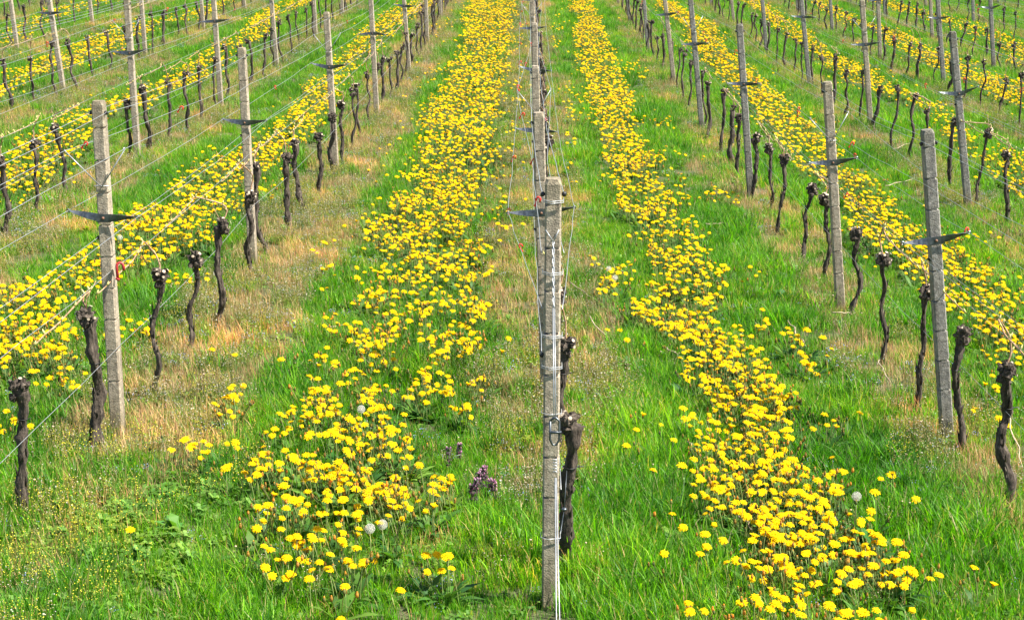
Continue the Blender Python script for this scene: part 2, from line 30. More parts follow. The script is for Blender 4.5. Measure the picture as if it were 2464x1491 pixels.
TWIGS=[(-1.41,11.06,-1.24,11.27),(-1.16,10.69,-1.0,10.12),(2.31,10.63,2.29,10.12),(2.73,9.09,2.63,8.4),(1.89,11.77,1.91,11.15),(0.86,8.64,0.95,8.46),(0.92,10.81,1.01,10.65),(0.44,11.59,0.54,11.11),(1.01,7.48,1.07,7.32),(2.26,12.07,2.46,12.17),(0.32,12.83,0.47,12.41),(3.68,19.09,3.89,18.7),(3.95,18.29,4.47,18.94),(1.68,15.54,1.96,15.9),(4.66,21.19,5.1,21.99)]
W=2.3; X0=0.09
def ground(x,y):
    yy=min(y,50.0); yy=max(yy,-4.0)
    u=yy/20-1; v=max(-15,min(15,x))/8
    z=3+GC[0]+GC[1]*u+GC[2]*u*u+GC[3]*u**3+GC[4]*v+GC[5]*v*u+GC[6]*v*v
    if y>50: z+=(y-50)*0.012
    return z
def bump(x,y):
    return 0.03*noise.noise((x*1.1,y*1.1,0))+0.012*noise.noise((x*4,y*4,3))-0.03
def gz(x,y): return ground(x,y)+bump(x,y)
# ------------------------------------------------------------------ materials
def mat(name,rough=0.8):
    m=bpy.data.materials.new(name); m.use_nodes=True
    b=m.node_tree.nodes['Principled BSDF']; b.inputs['Roughness'].default_value=rough
    return m,m.node_tree,b
def N(t,k,**kw):
    n=t.nodes.new(k)
    for a,v in kw.items(): setattr(n,a,v)
    return n
def ramp(t,fac,stops):
    r=N(t,'ShaderNodeValToRGB'); e=r.color_ramp.elements
    e[0].position,e[0].color=stops[0][0],(*stops[0][1],1)
    e[1].position,e[1].color=stops[1][0],(*stops[1][1],1)
    for p,c in stops[2:]:
        x=e.new(p); x.color=(*c,1)
    t.links.new(fac,r.inputs[0]); return r.outputs[0]
def tex(t,scale,detail=4,coord='Object',rough=.6,stretch=None):
    c=N(t,'ShaderNodeTexCoord'); n=N(t,'ShaderNodeTexNoise'); n.inputs['Scale'].default_value=scale; n.inputs['Detail'].default_value=detail; n.inputs['Roughness'].default_value=rough
    if stretch:
        m=N(t,'ShaderNodeMapping'); m.inputs['Scale'].default_value=stretch
        t.links.new(c.outputs[coord],m.inputs[0]); t.links.new(m.outputs[0],n.inputs[0])
    else: t.links.new(c.outputs[coord],n.inputs[0])
    return n.outputs[0]
def addbump(t,b,h,strength=.4,dist=.01):
    n=N(t,'ShaderNodeBump'); n.inputs['Strength'].default_value=strength; n.inputs['Distance'].default_value=dist
    t.links.new(h,n.inputs['Height']); t.links.new(n.outputs[0],b.inputs['Normal'])
def mix(t,f,a,b,mode='MIX'):
    m=N(t,'ShaderNodeMix',data_type='RGBA',blend_type=mode)
    for s,v in ((0,f),(6,a),(7,b)):
        if isinstance(v,(int,float)): m.inputs[s].default_value=v
        elif isinstance(v,tuple): m.inputs[s].default_value=(*v,1)
        else: t.links.new(v,m.inputs[s])
    return m.outputs[2]
def leafmat(name,tr=.45,sat=None,rough=.5,noise_amt=True,trtint=(1,1,1),spec=.3):
    # vertex colour per blade (its own pigment) x slow variation of the sward over the field; lets sun through
    m=bpy.data.materials.new(name); m.use_nodes=True; t=m.node_tree
    b=t.nodes['Principled BSDF']; b.inputs['Roughness'].default_value=rough; b.inputs['Specular IOR Level'].default_value=spec
    a=N(t,'ShaderNodeAttribute',attribute_name='col'); c=a.outputs[0]
    if noise_amt:
        g=N(t,'ShaderNodeNewGeometry'); n=N(t,'ShaderNodeTexNoise'); n.inputs['Scale'].default_value=.9; n.inputs['Detail'].default_value=3
        t.links.new(g.outputs['Position'],n.inputs[0])
        r=ramp(t,n.outputs[0],[(.3,(.72,.86,.8)),(.5,(1,1,1)),(.72,(1.45,1.18,.9))])
        c=mix(t,1.0,c,r,'MULTIPLY')
        ia=N(t,'ShaderNodeAttribute',attribute_name='tint',attribute_type='INSTANCER')
        r2=ramp(t,ia.outputs['Fac'],[(0,(.55,.68,.8)),(.5,(1,1,1)),(1,(1.5,1.22,1.0))])
        c=mix(t,1.0,c,r2,'MULTIPLY')
    t.links.new(c,b.inputs['Base Color'])
    T=N(t,'ShaderNodeBsdfTranslucent'); c2=mix(t,1.0,c,trtint,'MULTIPLY'); t.links.new(c2,T.inputs[0])
    M=N(t,'ShaderNodeMixShader'); M.inputs[0].default_value=tr
    t.links.new(b.outputs[0],M.inputs[1]); t.links.new(T.outputs[0],M.inputs[2]); t.links.new(M.outputs[0],t.nodes['Material Output'].inputs[0])
    return m
M={}
M['grass']=leafmat('grass_blade',.5,trtint=(1.35,1.6,.3),spec=.3)
M['leaf']=leafmat('herb_leaf',.4,trtint=(1.4,1.4,.4),spec=.15)
M['dry']=leafmat('dry_stalk',.35,rough=.8)
M['petal']=leafmat('dandelion_petal',.42,noise_amt=False,rough=.7,spec=.05)
M['flora']=leafmat('small_flower',.3,noise_amt=False,rough=.7,spec=.1)
m,t,b=mat('soil',.95)
n1=tex(t,1.3,6); n2=tex(t,14,6)
c=ramp(t,n1,[(.35,(.03,.05,.012)),(.65,(.07,.075,.025))]); c=mix(t,.5,c,ramp(t,n2,[(.35,(.03,.05,.012)),(.7,(.16,.13,.07))]))
t.links.new(c,b.inputs['Base Color']); addbump(t,b,n2,.8,.03); M['soil']=m
m,t,b=mat('gravel_track',.9)
t.links.new(ramp(t,tex(t,30,6),[(.35,(.22,.23,.27)),(.7,(.4,.42,.47))]),b.inputs['Base Color']); M['track']=m
def concrete(name,base,dark,light):
    m,t,b=mat(name,.9)
    big=tex(t,3.5,5); fine=tex(t,150,3); mid=tex(t,45,5)
    c=ramp(t,mid,[(.3,dark),(.55,base),(.78,light)])
    v=N(t,'ShaderNodeTexVoronoi'); v.inputs['Scale'].default_value=170; cc=N(t,'ShaderNodeTexCoord'); t.links.new(cc.outputs['Object'],v.inputs[0])
    chips=ramp(t,v.outputs['Color'],[(.0,(.35,.33,.3)),(.3,(1,1,1)),(.8,(1,1,1)),(.95,(1.55,1.5,1.4))])
    c=mix(t,.6,c,chips,'MULTIPLY')
    c=mix(t,1.0,c,ramp(t,big,[(.3,(.72,.70,.68)),(.65,(1.1,1.08,1.04))]),'MULTIPLY')
    sk=tex(t,7,6,stretch=(6,6,.8)); c=mix(t,.8,c,ramp(t,sk,[(.34,(.5,.47,.43)),(.5,(1,1,1)),(.75,(1.16,1.14,1.1))]),'MULTIPLY')
    # moss at the top, soil splash at the foot (object z = height)
    s=N(t,'ShaderNodeSeparateXYZ'); t.links.new(cc.outputs['Object'],s.inputs[0])
    ml=N(t,'ShaderNodeMath',operation='MULTIPLY_ADD'); t.links.new(big,ml.inputs[0]); ml.inputs[1].default_value=.5; t.links.new(s.outputs[2],ml.inputs[2])
    d1=N(t,'ShaderNodeMath',operation='DIVIDE'); t.links.new(ml.outputs[0],d1.inputs[0]); d1.inputs[1].default_value=2.4
    st=ramp(t,d1.outputs[0],[(.0,(.42,.40,.28)),(.10,(.62,.6,.48)),(.2,(1,1,1)),(.8,(1,1,1)),(.86,(.6,.6,.5)),(.93,(.34,.33,.24))])
    c=mix(t,1.0,c,st,'MULTIPLY')
    t.links.new(c,b.inputs['Base Color'])
    h=N(t,'ShaderNodeMath',operation='ADD'); t.links.new(mid,h.inputs[0]); t.links.new(fine,h.inputs[1])
    addbump(t,b,h.outputs[0],.9,.006)
    return m
M['concrete']=concrete('weathered_concrete',(.4,.345,.27),(.25,.215,.17),(.54,.48,.4))
M['concrete_grey']=concrete('grey_concrete',(.27,.26,.24),(.16,.155,.15),(.42,.41,.39))
m,t,b=mat('vine_bark',.92)
st=tex(t,9,6,stretch=(5,5,1)); nn=tex(t,70,5)
c=ramp(t,st,[(.36,(.010,.007,.005)),(.5,(.045,.033,.024)),(.7,(.2,.16,.125))]); c=mix(t,.35,c,ramp(t,nn,[(.3,(.015,.011,.008)),(.7,(.13,.1,.075))]))
t.links.new(c,b.inputs['Base Color']); addbump(t,b,st,1,.02); M['bark']=m
m,t,b=mat('pruned_wood',.8); t.links.new(ramp(t,tex(t,120,3),[(.3,(.2,.13,.08)),(.7,(.6,.52,.4))]),b.inputs['Base Color']); M['cut']=m
m,t,b=mat('cane_bark',.6); t.links.new(ramp(t,tex(t,30,5),[(.3,(.13,.07,.035)),(.52,(.33,.2,.11)),(.75,(.5,.36,.22))]),b.inputs['Base Color']); addbump(t,b,tex(t,60,3),.4,.004); M['cane']=m
m,t,b=mat('bud',.6); b.inputs['Base Color'].default_value=(.5,.46,.16,1); M['bud']=m
m,t,b=mat('galvanised_wire',.38); b.inputs['Metallic'].default_value=.5; t.links.new(ramp(t,tex(t,40,3),[(.3,(.3,.32,.34)),(.7,(.44,.46,.48))]),b.inputs['Base Color']); M['wire']=m
m,t,b=mat('zinc_sheet',.4); b.inputs['Metallic'].default_value=.8; t.links.new(ramp(t,tex(t,25,5),[(.3,(.05,.06,.07)),(.62,(.15,.17,.19)),(.8,(.22,.14,.09))]),b.inputs['Base Color']); M['zinc']=m
m,t,b=mat('rusty_bolt',.7); b.inputs['Base Color'].default_value=(.2,.1,.06,1); M['rust']=m
m,t,b=mat('black_plastic',.5); b.inputs['Base Color'].default_value=(.012,.012,.013,1); M['black']=m
m,t,b=mat('red_plastic',.4); b.inputs['Base Color'].default_value=(.75,.03,.02,1); M['red']=m
m,t,b=mat('dark_red_plastic',.45); b.inputs['Base Color'].default_value=(.3,.02,.02,1); M['darkred']=m
m,t,b=mat('dry_twig',.8); t.links.new(ramp(t,tex(t,40,4),[(.3,(.2,.13,.08)),(.7,(.55,.45,.32))]),b.inputs['Base Color']); M['twig']=m
m,t,b=mat('seed_down',.9); b.inputs['Base Color'].default_value=(.62,.6,.54,1); M['down']=m
m,t,b=mat('green_stem',.6); t.links.new(ramp(t,tex(t,20,2),[(.3,(.12,.2,.04)),(.7,(.26,.3,.1))]),b.inputs['Base Color']); M['stem']=m
m,t,b=mat('bract',.6); t.links.new(ramp(t,tex(t,60,2),[(.3,(.08,.14,.03)),(.7,(.3,.24,.06))]),b.inputs['Base Color']); M['bract']=m
# ------------------------------------------------------------------ mesh helper
class MB:
    def __init__(s): s.v=[];s.f=[];s.m=[];s.c=[];s.sm=True
    def quad(s,idx,mi=0,col=None):
        s.f.append(idx); s.m.append(mi); s.c.append(col or (1,1,1))
    def tube(s,pts,rad,n=6,mi=0,col=None,cap=True,jit=0,rg=None):
        pts=[Vector(p) for p in pts]; L=len(pts)
        if not hasattr(rad,'__len__'): rad=[rad]*L
        b0=len(s.v); up=Vector((0.31,0.2,0.93))
        prev=None
        for i,p in enumerate(pts):
            d=(pts[min(i+1,L-1)]-pts[max(i-1,0)]).normalized()
            if prev is None:
                a=d.cross(Vector((1,0,0)) if abs(d.x)<.8 else Vector((0,1,0))).normalized()
            else:
                a=(prev-d*prev.dot(d)).normalized()
            prev=a; bb=d.cross(a)
            for k in range(n):
                an=2*math.pi*k/n; r=rad[i]
                if jit: r*=1+jit*(rg.random()*2-1)
                s.v.append(p+a*(math.cos(an)*r)+bb*(math.sin(an)*r))
        for i in range(L-1):
            for k in range(n):
                a=b0+i*n+k; b=b0+i*n+(k+1)%n
                s.quad((a,b,b+n,a+n),mi,col)
        if cap and n>2:
            s.quad(tuple(b0+k for k in reversed(range(n))),mi,col); s.quad(tuple(b0+(L-1)*n+k for k in range(n)),mi,col)
    def blade(s,base,d,L,wd,bend,col,mi=0,segs=3,tipcol=None,twist=0):
        # tapering leaf: base point, heading angle d, length, width, bend
        b0=len(s.v); hx,hy=math.cos(d),math.sin(d); px,py=-math.sin(d+twist),math.cos(d+twist)
        p=Vector(base); ang=R(88)-bend*.15
        for i in range(segs+1):
            f=i/segs; wv=wd*(1-f**1.6)*.5*(0.7+.3*min(1,f*4)) if i<segs else 0
            if i<segs:
                s.v.append(p+Vector((px*wv,py*wv,0))); s.v.append(p-Vector((px*wv,py*wv,0)))
            else: s.v.append(p.copy())
            st=L/segs; p=p+Vector((hx*math.cos(ang)*st,hy*math.cos(ang)*st,math.sin(ang)*st)); ang-=bend/segs
        for i in range(segs-1):
            a=b0+2*i; s.quad((a,a+1,a+3,a+2),mi,col)
        a=b0+2*(segs-1); s.quad((a,a+1,a+2),mi,tipcol or col)
    def disc(s,c,r,n=5,mi=0,col=None,nrm=Vector((0,0,1))):
        b0=len(s.v); q=Vector((0,0,1)).rotation_difference(nrm)
        for k in range(n):
            a=2*math.pi*k/n; s.v.append(Vector(c)+q@Vector((math.cos(a)*r,math.sin(a)*r,0)))
        s.quad(tuple(range(b0,b0+n)),mi,col)
    def blob(s,c,r,mi=0,col=None,seg=6,rings=4,rg=None,jit=.2,sq=(1,1,1)):
        b0=len(s.v); c=Vector(c)
        s.v.append(c+Vector((0,0,-r*sq[2])))
        for i in range(1,rings):
            ph=math.pi*i/rings-math.pi/2
            for k in range(seg):
                a=2*math.pi*k/seg; rr=r*(1+jit*((rg.random() if rg else .5)*2-1))
                s.v.append(c+Vector((math.cos(a)*math.cos(ph)*rr*sq[0],math.sin(a)*math.cos(ph)*rr*sq[1],math.sin(ph)*rr*sq[2])))
        s.v.append(c+Vector((0,0,r*sq[2]))); e=len(s.v)-1
        for k in range(seg):
            s.quad((b0,b0+1+(k+1)%seg,b0+1+k),mi,col); s.quad((e,e-seg+k,e-seg+(k+1)%seg),mi,col)
        for i in range(rings-2):
            for k in range(seg):
                a=b0+1+i*seg+k; b=b0+1+i*seg+(k+1)%seg; s.quad((a,b,b+seg,a+seg),mi,col)
    def mesh(s,name,mats,smooth=True):
        me=bpy.data.meshes.new(name); me.from_pydata([tuple(v) for v in s.v],[],s.f)
        for m in mats: me.materials.append(M[m])
        me.polygons.foreach_set('material_index',s.m)
        if smooth: me.polygons.foreach_set('use_smooth',[True]*len(s.f))
        ca=me.color_attributes.new('col','FLOAT_COLOR','CORNER')
        arr=[]
        for f,c in zip(s.f,s.c): arr.extend((c[0],c[1],c[2],1.0)*len(f))
        ca.data.foreach_set('color',arr); me.update(); return me
    def obj(s,name,mats,parent=None,smooth=True,loc=None):
        o=bpy.data.objects.new(name,s.mesh(name,mats,smooth)); COL.objects.link(o)
        if parent: o.parent=parent
        if loc is not None: o.location=loc
        return o
def tag(o,label=None,cat=None,group=None,kind=None):
    for k,v in (('label',label),('category',cat),('group',group),('kind',kind)):
        if v: o[k]=v
    return o
def empty(name,loc,rz=0):
    e=bpy.data.objects.new(name,None); COL.objects.link(e); e.location=loc; e.rotation_euler=(0,0,rz); e.empty_display_size=.1; return e
ORD=['zeroth','first','second','third','fourth','fifth','sixth','seventh','eighth','ninth','tenth','eleventh','twelfth']
def ordn(n):
    if n<=12: return ORD[n]
    return '%d%s'%(n,{1:'st',2:'nd',3:'rd'}.get(n%10 if n%100 not in(11,12,13) else 0,'th'))
def rowname(k):
    if k==0: return 'central row'
    return ORD[abs(k)]+' row '+('left' if k<0 else 'right')+' of centre'
# ------------------------------------------------------------------ ground
def build_ground():
    xs=[-400,-200,-100,-60,-40]+[-30+i*.5 for i in range(121)]+[40,60,100,200,400]
    ys=[-60,-30,-15]+[-6+i*.35 for i in range(175)]+[60+i*5 for i in range(9)]+[120,160,240,400,800]
    v=[(x,y,gz(x,y)) for y in ys for x in xs]; nx=len(xs)
    f=[(j*nx+i,j*nx+i+1,(j+1)*nx+i+1,(j+1)*nx+i) for j in range(len(ys)-1) for i in range(nx-1)]
    me=bpy.data.meshes.new('ground'); me.from_pydata(v,[],f); me.materials.append(M['soil'])
    me.polygons.foreach_set('use_smooth',[True]*len(f))
    o=bpy.data.objects.new('ground',me); COL.objects.link(o); tag(o,kind='structure')
    # gravel track beyond the rows, upper right
    mb=MB(); P=[(9.5,58,.6),(13,55.2,1.1),(17,53.6,1.4),(22,52.5,1.6),(30,51.5,1.8)]
    for x,y,wd in P:
        for q in (-1,1): mb.v.append(Vector((x,y+q*wd,gz(x,y+q*wd)+.05)))
    for i in range(len(P)-1): mb.quad((2*i,2*i+2,2*i+3,2*i+1))
    tag(mb.obj('path',['track']),kind='structure')
build_ground()
# ------------------------------------------------------------------ posts
def post_frame(base,sl,H):
    # returns point on post axis at height h
    return lambda h: Vector((base.x+sl*h,base.y,base.z+h))
def post_body(H,hw,rg,name,mt,parent):
    mb=MB(); ch=.007; zs=[-.25,0.0]; notches=[.3+.175*i for i in range(int((H-.35)/.175)+1)]
    lv=[(-.25,0),(0,0)]
    for z in notches:
        if z<H-.06: lv+= [(z-.0065,0),(z-.0055,1),(z+.0055,1),(z+.0065,0)]
    lv+=[(H-.02,0),(H,2)]
    n=0
    for z,k in lv:
        f=1-.06*(z/H); a=hw*f; sh=ch if k!=2 else ch+.006
        if k==2: a-=.004
        pull=.016 if k==1 else 0
        j=lambda: rg.uniform(-.0003,.0003)
        ring=[(-a+sh,-a),(a-sh,-a),(a,-a+sh),(a,a-sh),(a-sh,a),(-a+sh,a),(-a,a-sh),(-a,-a+sh)]
        if pull:
            g=rg.uniform(.012,.019); ring[2]=(ring[2][0]-g,ring[2][1]); ring[1]=(ring[1][0]-g,ring[1][1]+.0006); ring[7]=(ring[7][0]+g,ring[7][1]); ring[0]=(ring[0][0]+g,ring[0][1]+.0006)
        for x,y in ring: mb.v.append(Vector((x+j(),y*1.22+.008+j(),z)))
        n+=1
    for i in range(n-1):
        for k in range(8):
            a=i*8+k; b=i*8+(k+1)%8; mb.quad((a,b,b+8,a+8))
    mb.quad(tuple((n-1)*8+k for k in range(8)))
    return mb.obj(name,[mt],parent,smooth=False)
POSTROW={}
def arm_mesh(rg,span=.4):
    # twisted galvanised spreader blade, wide in the middle, tapering to wire eyes
    mb=MB(); n=14; th=.0015
    pr=[]
    dl=rg.uniform(-.02,.05); dr=rg.uniform(-.02,.05); 
    for i in range(n+1):
        f=i/n*2-1; x=f*span/2; wz=.004+.0175*(1-abs(f)**2.2); tw=(1-math.cos(min(1,abs(f))*math.pi))*.35*(-1 if f<0 else 1)
        zc=(dl if f<0 else dr)*abs(f)**1.3
        y0=-.043
        pr.append((x,y0,zc,wz,tw))
    for x,y0,zc,wz,tw in pr:
        for sy in (-1,1):
            for sz in (-1,1):
                y=sy*th; z=sz*wz; yy=y*math.cos(tw)-z*math.sin(tw); zz=y*math.sin(tw)+z*math.cos(tw)
                mb.v.append(Vector((x,y0+yy,zc+zz)))
    for i in range(n):
        a=4*i
        for p,q in ((0,1),(1,3),(3,2),(2,0)): mb.quad((a+p,a+q,a+4+q,a+4+p))
    mb.quad((0,1,3,2)); e=4*n; mb.quad((e,e+2,e+3,e+1))
    eyes=[]
    for x,y0,zc,wz,tw in (pr[0],pr[-1]):
        c=Vector((x+math.copysign(.006,x),y0,zc)); mb.tube([c+Vector((math.cos(a)*.008,0,math.sin(a)*.008)) for a in [k*math.pi/4 for k in range(9)]],.003,4); eyes.append(c)
    return mb,eyes
def make_post(k,x,y,sl,H,rods,arm,idx):
    rg=random.Random(int(k*1000+y*37)+5)
    base=Vector((x,y,gz(x,y)+.02))
    e=empty('concrete_post',base)
    e.rotation_euler=(0,math.atan(sl),0)
    Hh=H*math.sqrt(1+sl*sl)
    body=post_body(Hh,.0345 if y<15 else .035,rg,'shaft','concrete_grey' if (k>0 and idx%3!=2) else 'concrete',e)
    info=dict(x=x,y=y,sl=sl,H=H,base=base,tips=None,eyes=None,k=k,e=e)
    Mx=Matrix.Rotation(math.atan(sl),4,'Y')
    toW=lambda v:base+(Mx@Vector(v))
    if arm:
        mb,eyes=arm_mesh(rg,.37+rg.uniform(-.03,.03)); a=mb.obj('spreader_arm',['zinc'],e,smooth=False); hh=1.19*H/1.8
        a.location=(0,0,hh); a.rotation_euler=(0,rg.uniform(-.07,.09),0)
        eu=Euler((0,a.rotation_euler[1],0)).to_matrix()
        info['eyes']=[toW(Vector((0,0,hh))+eu@q) for q in eyes]
        b=MB(); b.tube([(0,-.043,0),(0,-.052,0)],.008,6); b.obj('bolt',['rust'],a)
        b=MB(); z=-.021; b.tube([(-.036,-.04,z),(-.036,.04,z),(.036,.04,z),(.036,-.04,z),(-.036,-.04,z)],.0028,4); b.obj('clamp_band',['zinc'],a)
    if rods:
        z0=1.36*H/1.8; tips=[]
        for s_ in (-1,1):
            r=MB(); tip=Vector((s_*rg.uniform(.13,.17),-.04-rg.uniform(0,.12)*(1 if s_<0 else -.2),.2)); r.tube([(s_*.006,-.042,0),tip],.0032,5); r.tube([tip,tip+Vector((.0,-.01,.008)),tip+Vector((-s_*.01,-.02,-.004))],.003,4)
            o=r.obj('wire_rod',['wire'],e); o.location=(0,0,z0); tips.append(toW(Vector((0,0,z0))+tip))
        r=MB(); r.tube([(-.037,-.03,0),(-.037,-.0385,0),(.037,-.0385,0),(.037,-.03,0)],.0028,4); o=r.obj('rod_clip',['wire'],e); o.location=(0,0,z0)
        info['tips']=tips
    for s_,z in ((-1,1.74),(1,1.74),(-1,1.08)):
        if y<24 or idx<3:
            c=MB(); c.blob((s_*.041,-.012,z*H/1.8),.011,rg=rg,jit=.35,seg=5,rings=4); c.obj('wire_hook',['black'],e)
    POSTROW.setdefault(k,[]).append(info)
    return info
mean_sl={-5:-.05,-4:-.06,-3:-.05,-2:-.03,-1:-.02,0:-.03,1:-.11,2:-.13,3:-.11,4:-.11,5:-.1,6:-.1}
allposts={}
for k,x,y,sl,H in POSTS: allposts.setdefault(k,[]).append([x,y,sl,H])
for k in range(-5,7):
    L=sorted(allposts.get(k,[]),key=lambda a:a[1])
    if not L: L=[[k*W+X0,abs(k)*8.2+1,None,0]]
    y=L[-1][1]
    while y<50: y+=5.2; L.append([L[-1][0],y,None,0])
    if k!=0: L.insert(0,[L[0][0],L[0][1]-6.2,None,0])
    n=0
    for i,(x,y,sl,H) in enumerate(L):
        rg=random.Random(k*77+i)
        if sl is None: sl=mean_sl[k]+rg.uniform(-.015,.015)
        if not H: H=1.78+rg.uniform(-.05,.05)
        info=make_post(k,x,y,sl,H,(i%2==(1 if k<0 else 0) or (k==-1 and i==1)) and not(k==0 and i==0),not (k==0 and i==0),i)
        info['i']=i
        if k!=0 and i==0: lab='grey notched concrete post at the near end of the %s'%rowname(k); 
        else:
            n+=1
            tone='grey' if k>0 else ('speckled' if k==0 else 'tan')
            ex='spreader arm' if not(k==0 and i==0) else 'anchor wire'
            lab='%s notched concrete post with %s, %s in the %s'%(tone,ex,ordn(n),rowname(k))
            if k==0 and i==0: lab='tallest foreground concrete post with steel anchor wire at the front of the central row'
        tag(info['e'],lab,'post','concrete posts of the vineyard trellis')
# ------------------------------------------------------------------ wires
CLIPS=[]
def wire(name,pts,r,label,parent=None,n=4):
    mb=MB(); mb.tube(pts,r,n); o=mb.obj(name,['wire'],parent)
    if label: tag(o,label,'wire','steel wires strung along the vine rows')
    return o
def sagline(A,B,sag,rg,n=8,wob=.004):
    out=[]
    for i in range(1,n):
        f=i/n; p=A.lerp(B,f); out.append(p+Vector((rg.uniform(-wob,wob),0,-sag*4*f*(1-f)+rg.uniform(-wob,wob))))
    return out
WPTS={}
for k,L in POSTROW.items():
    rg=random.Random(900+k)
    ax=lambda p,h,dx: Vector((p['x']+p['sl']*h+dx,p['y'],p['base'].z+h*(p['H']/1.8 if h>1 else 1)))
    kinds=[('upper left','top wire',lambda p:ax(p,1.74,-.042)+Vector((0,-.012,0)),.03),('upper right','top wire',lambda p:ax(p,1.74,.042)+Vector((0,-.012,0)),.04),
      ('left','rod catch wire',lambda p:p['tips'][0] if p['tips'] else ax(p,1.5,-.045),.02),('right','rod catch wire',lambda p:p['tips'][1] if p['tips'] else ax(p,1.5,.045),.02),
      ('left','arm wire',lambda p:p['eyes'][0] if p['eyes'] else ax(p,1.27,-.04),.02),('right','arm wire',lambda p:p['eyes'][1] if p['eyes'] else ax(p,1.27,.04),.02),
      ('left','middle wire',lambda p:ax(p,1.08,-.042),.02),('bearing','cane wire',lambda p:ax(p,.92,.02)+Vector((0,-.037,0)),.02),('lowest','trunk wire',lambda p:ax(p,.5,.042),.03)]
    for a,b_,fn,sag in kinds:
        P=[fn(p) for p in L]; pts=[P[0]]
        for i in range(len(P)-1): pts+=sagline(P[i],P[i+1],sag*rg.uniform(.3,1.3),rg)+[P[i+1]]
        far=L[1]['y'] if len(L)>1 else 20
        wire('trellis_wire',pts,.0016 if k<=0 else .0012,'thin %s %s strung along the %s'%(a,b_,rowname(k)),n=4)
        WPTS[(k,a,b_)]=pts
        if b_ in ('arm wire','rod catch wire') and a=='left' or (b_=='arm wire' and k>0): CLIPS.append((k,a,b_,pts))
# anchor of the central end post
p0=POSTROW[0][0]; zb=p0['base'].z; x0=p0['x']; yF=p0['y']-.04
e0=p0['e']
for z in (1.71,1.42,1.16,1.03,.84,.30):
    r=MB()
    for q in range(2 if z>1 else 1):
        dz=q*.008; r.tube([(-.04,.03,dz),(-.0405,-.0385,dz+.004),(-.01,-.041,dz-.004),(.0405,-.0385,dz+.001),(.0405,.03,dz)],.0018,4)
    o=r.obj('wire_tie',['wire'],e0); o.location=(0,0,z)
anch=MB(); top=Vector((x0+.004,yF-.004,zb+1.555)); end=Vector((x0+.012,5.2,gz(.15,5.2)-.1))
anch.tube([(x0-.026,yF+.004,zb+1.6),top],.0024,4); anch.tube([(x0+.026,yF+.004,zb+1.6),top],.0024,4)
f=.0
pA=top.lerp(end,.14)
for ph in (0,math.pi):
    anch.tube([top.lerp(pA,i/24)+Vector((math.cos(i*.9+ph)*.0035,math.sin(i*.9+ph)*.0035,0)) for i in range(25)],.0022,4)
pT=top.lerp(end,.365)
anch.tube([pA+Vector((-.003,0,0)),pT+Vector((-.003,0,0))],.0022,4); anch.tube([pA+Vector((.003,0,0)),pT+Vector((.004,0,0))],.0022,4)
pB=top.lerp(end,.435); pC=top.lerp(end,.475)
anch.tube([pC,end],.0024,4); anch.tube([pC+Vector((.004,0,0)),end+Vector((.02,0,0))],.0022,4)
for i in range(5):
    c=pB.lerp(pC,.2+i*.14); anch.tube([c+Vector((math.cos(a)*.008,math.sin(a)*.008,a*.0015)) for a in [q*math.pi/3 for q in range(7)]],.002,4)
ao=anch.obj('anchor_wire',['wire']); tag(ao,'doubled steel anchor wire running from the foreground post down to the ground','wire')
tn=MB(); c=pT; dv=(pB-pT)
fr=[Vector((-.017,0,.0)),Vector((-.017,0,-.075)),Vector((-.006,0,-.095)),Vector((.006,0,-.095)),Vector((.017,0,-.075)),Vector((.017,0,0)),Vector((.006,0,.012)),Vector((-.006,0,.012)),Vector((-.017,0,.0))]
tn.tube([c+q+Vector((0,-.006,0)) for q in fr],.0045,5); tn.tube([c+Vector((-.02,-.006,-.045)),c+Vector((.026,-.006,-.045))],.006,6)
tag(tn.obj('wire_tensioner',['zinc']),'small grey metal wire tensioner on the foreground post','tensioner')
gp=MB(); gc=Vector((.152,6.72,zb+.33)); gp.blob(gc,.013,seg=8,rings=5,sq=(1,1,.6)); gp.tube([gc,gc+Vector((-.02,-.1,-.09)),gc+Vector((-.045,-.16,-.16))],.0018,4); gp.tube([gc,gc+Vector((.012,.1,.14))],.0018,4)
tag(gp.obj('wire_gripper',['zinc']),'small round wire gripper in front of the thick vine behind the foreground post','gripper')
# ------------------------------------------------------------------ clips
def clip_mesh():
    mb=MB(); pts=[(0,0,-.022),(0,0,.012)]+[(.009-.009*math.cos(a),0,.012+.009*math.sin(a)) for a in (.8,1.6,2.4,3.14)]+[(.018,0,-.001)]
    mb.tube(pts,.0042,6); mb.tube([(-.005,0,-.02),(.004,.0,-.026)],.0045,5); return mb.mesh('clip',['red'])
CM=clip_mesh(); CMd=CM.copy(); CMd.materials[0]=M['darkred']; nclip=0; used={}
def put_clip(p,rz,dark=False,label=None,s=1.0):
    o=bpy.data.objects.new('wire_clip',CMd if dark else CM); COL.objects.link(o); o.location=p; o.rotation_euler=(rnd.uniform(-.3,.3),rnd.uniform(-.6,.6),rz); o.scale=(s,)*3
    tag(o,label,'clip','plastic clips on the trellis wires'); return o
for k,a,b_,pts in CLIPS:
    cnt=0
    for i in range(4,len(pts)-2,4):
        p=pts[i]
        if p.y<45 and abs(p.x)/p.y<.32 and rnd.random()<(.85 if k==0 else .5):
            q=pts[i].lerp(pts[i+1],rnd.random()); cnt+=1
            put_clip(q,rnd.uniform(-.4,.4),False,'tiny red plastic clip, %s on the %s %s, %s'%(ordn(cnt),a,b_.split(' on')[0],rowname(k)),rnd.uniform(.8,1.15))
put_clip(Vector((POSTROW[-1][1]['x']+.06,POSTROW[-1][1]['y']-.05,POSTROW[-1][1]['base'].z+.93)),.4,True,'large dark red plastic clip beside the nearest tan post on the left',2.0)
pp=POSTROW[0][1]; put_clip(Vector((pp['x']-.0,pp['y']+4.9,pp['base'].z+1.05)),.4,True,'dark red plastic clip hanging on the third post of the central row',1.8)
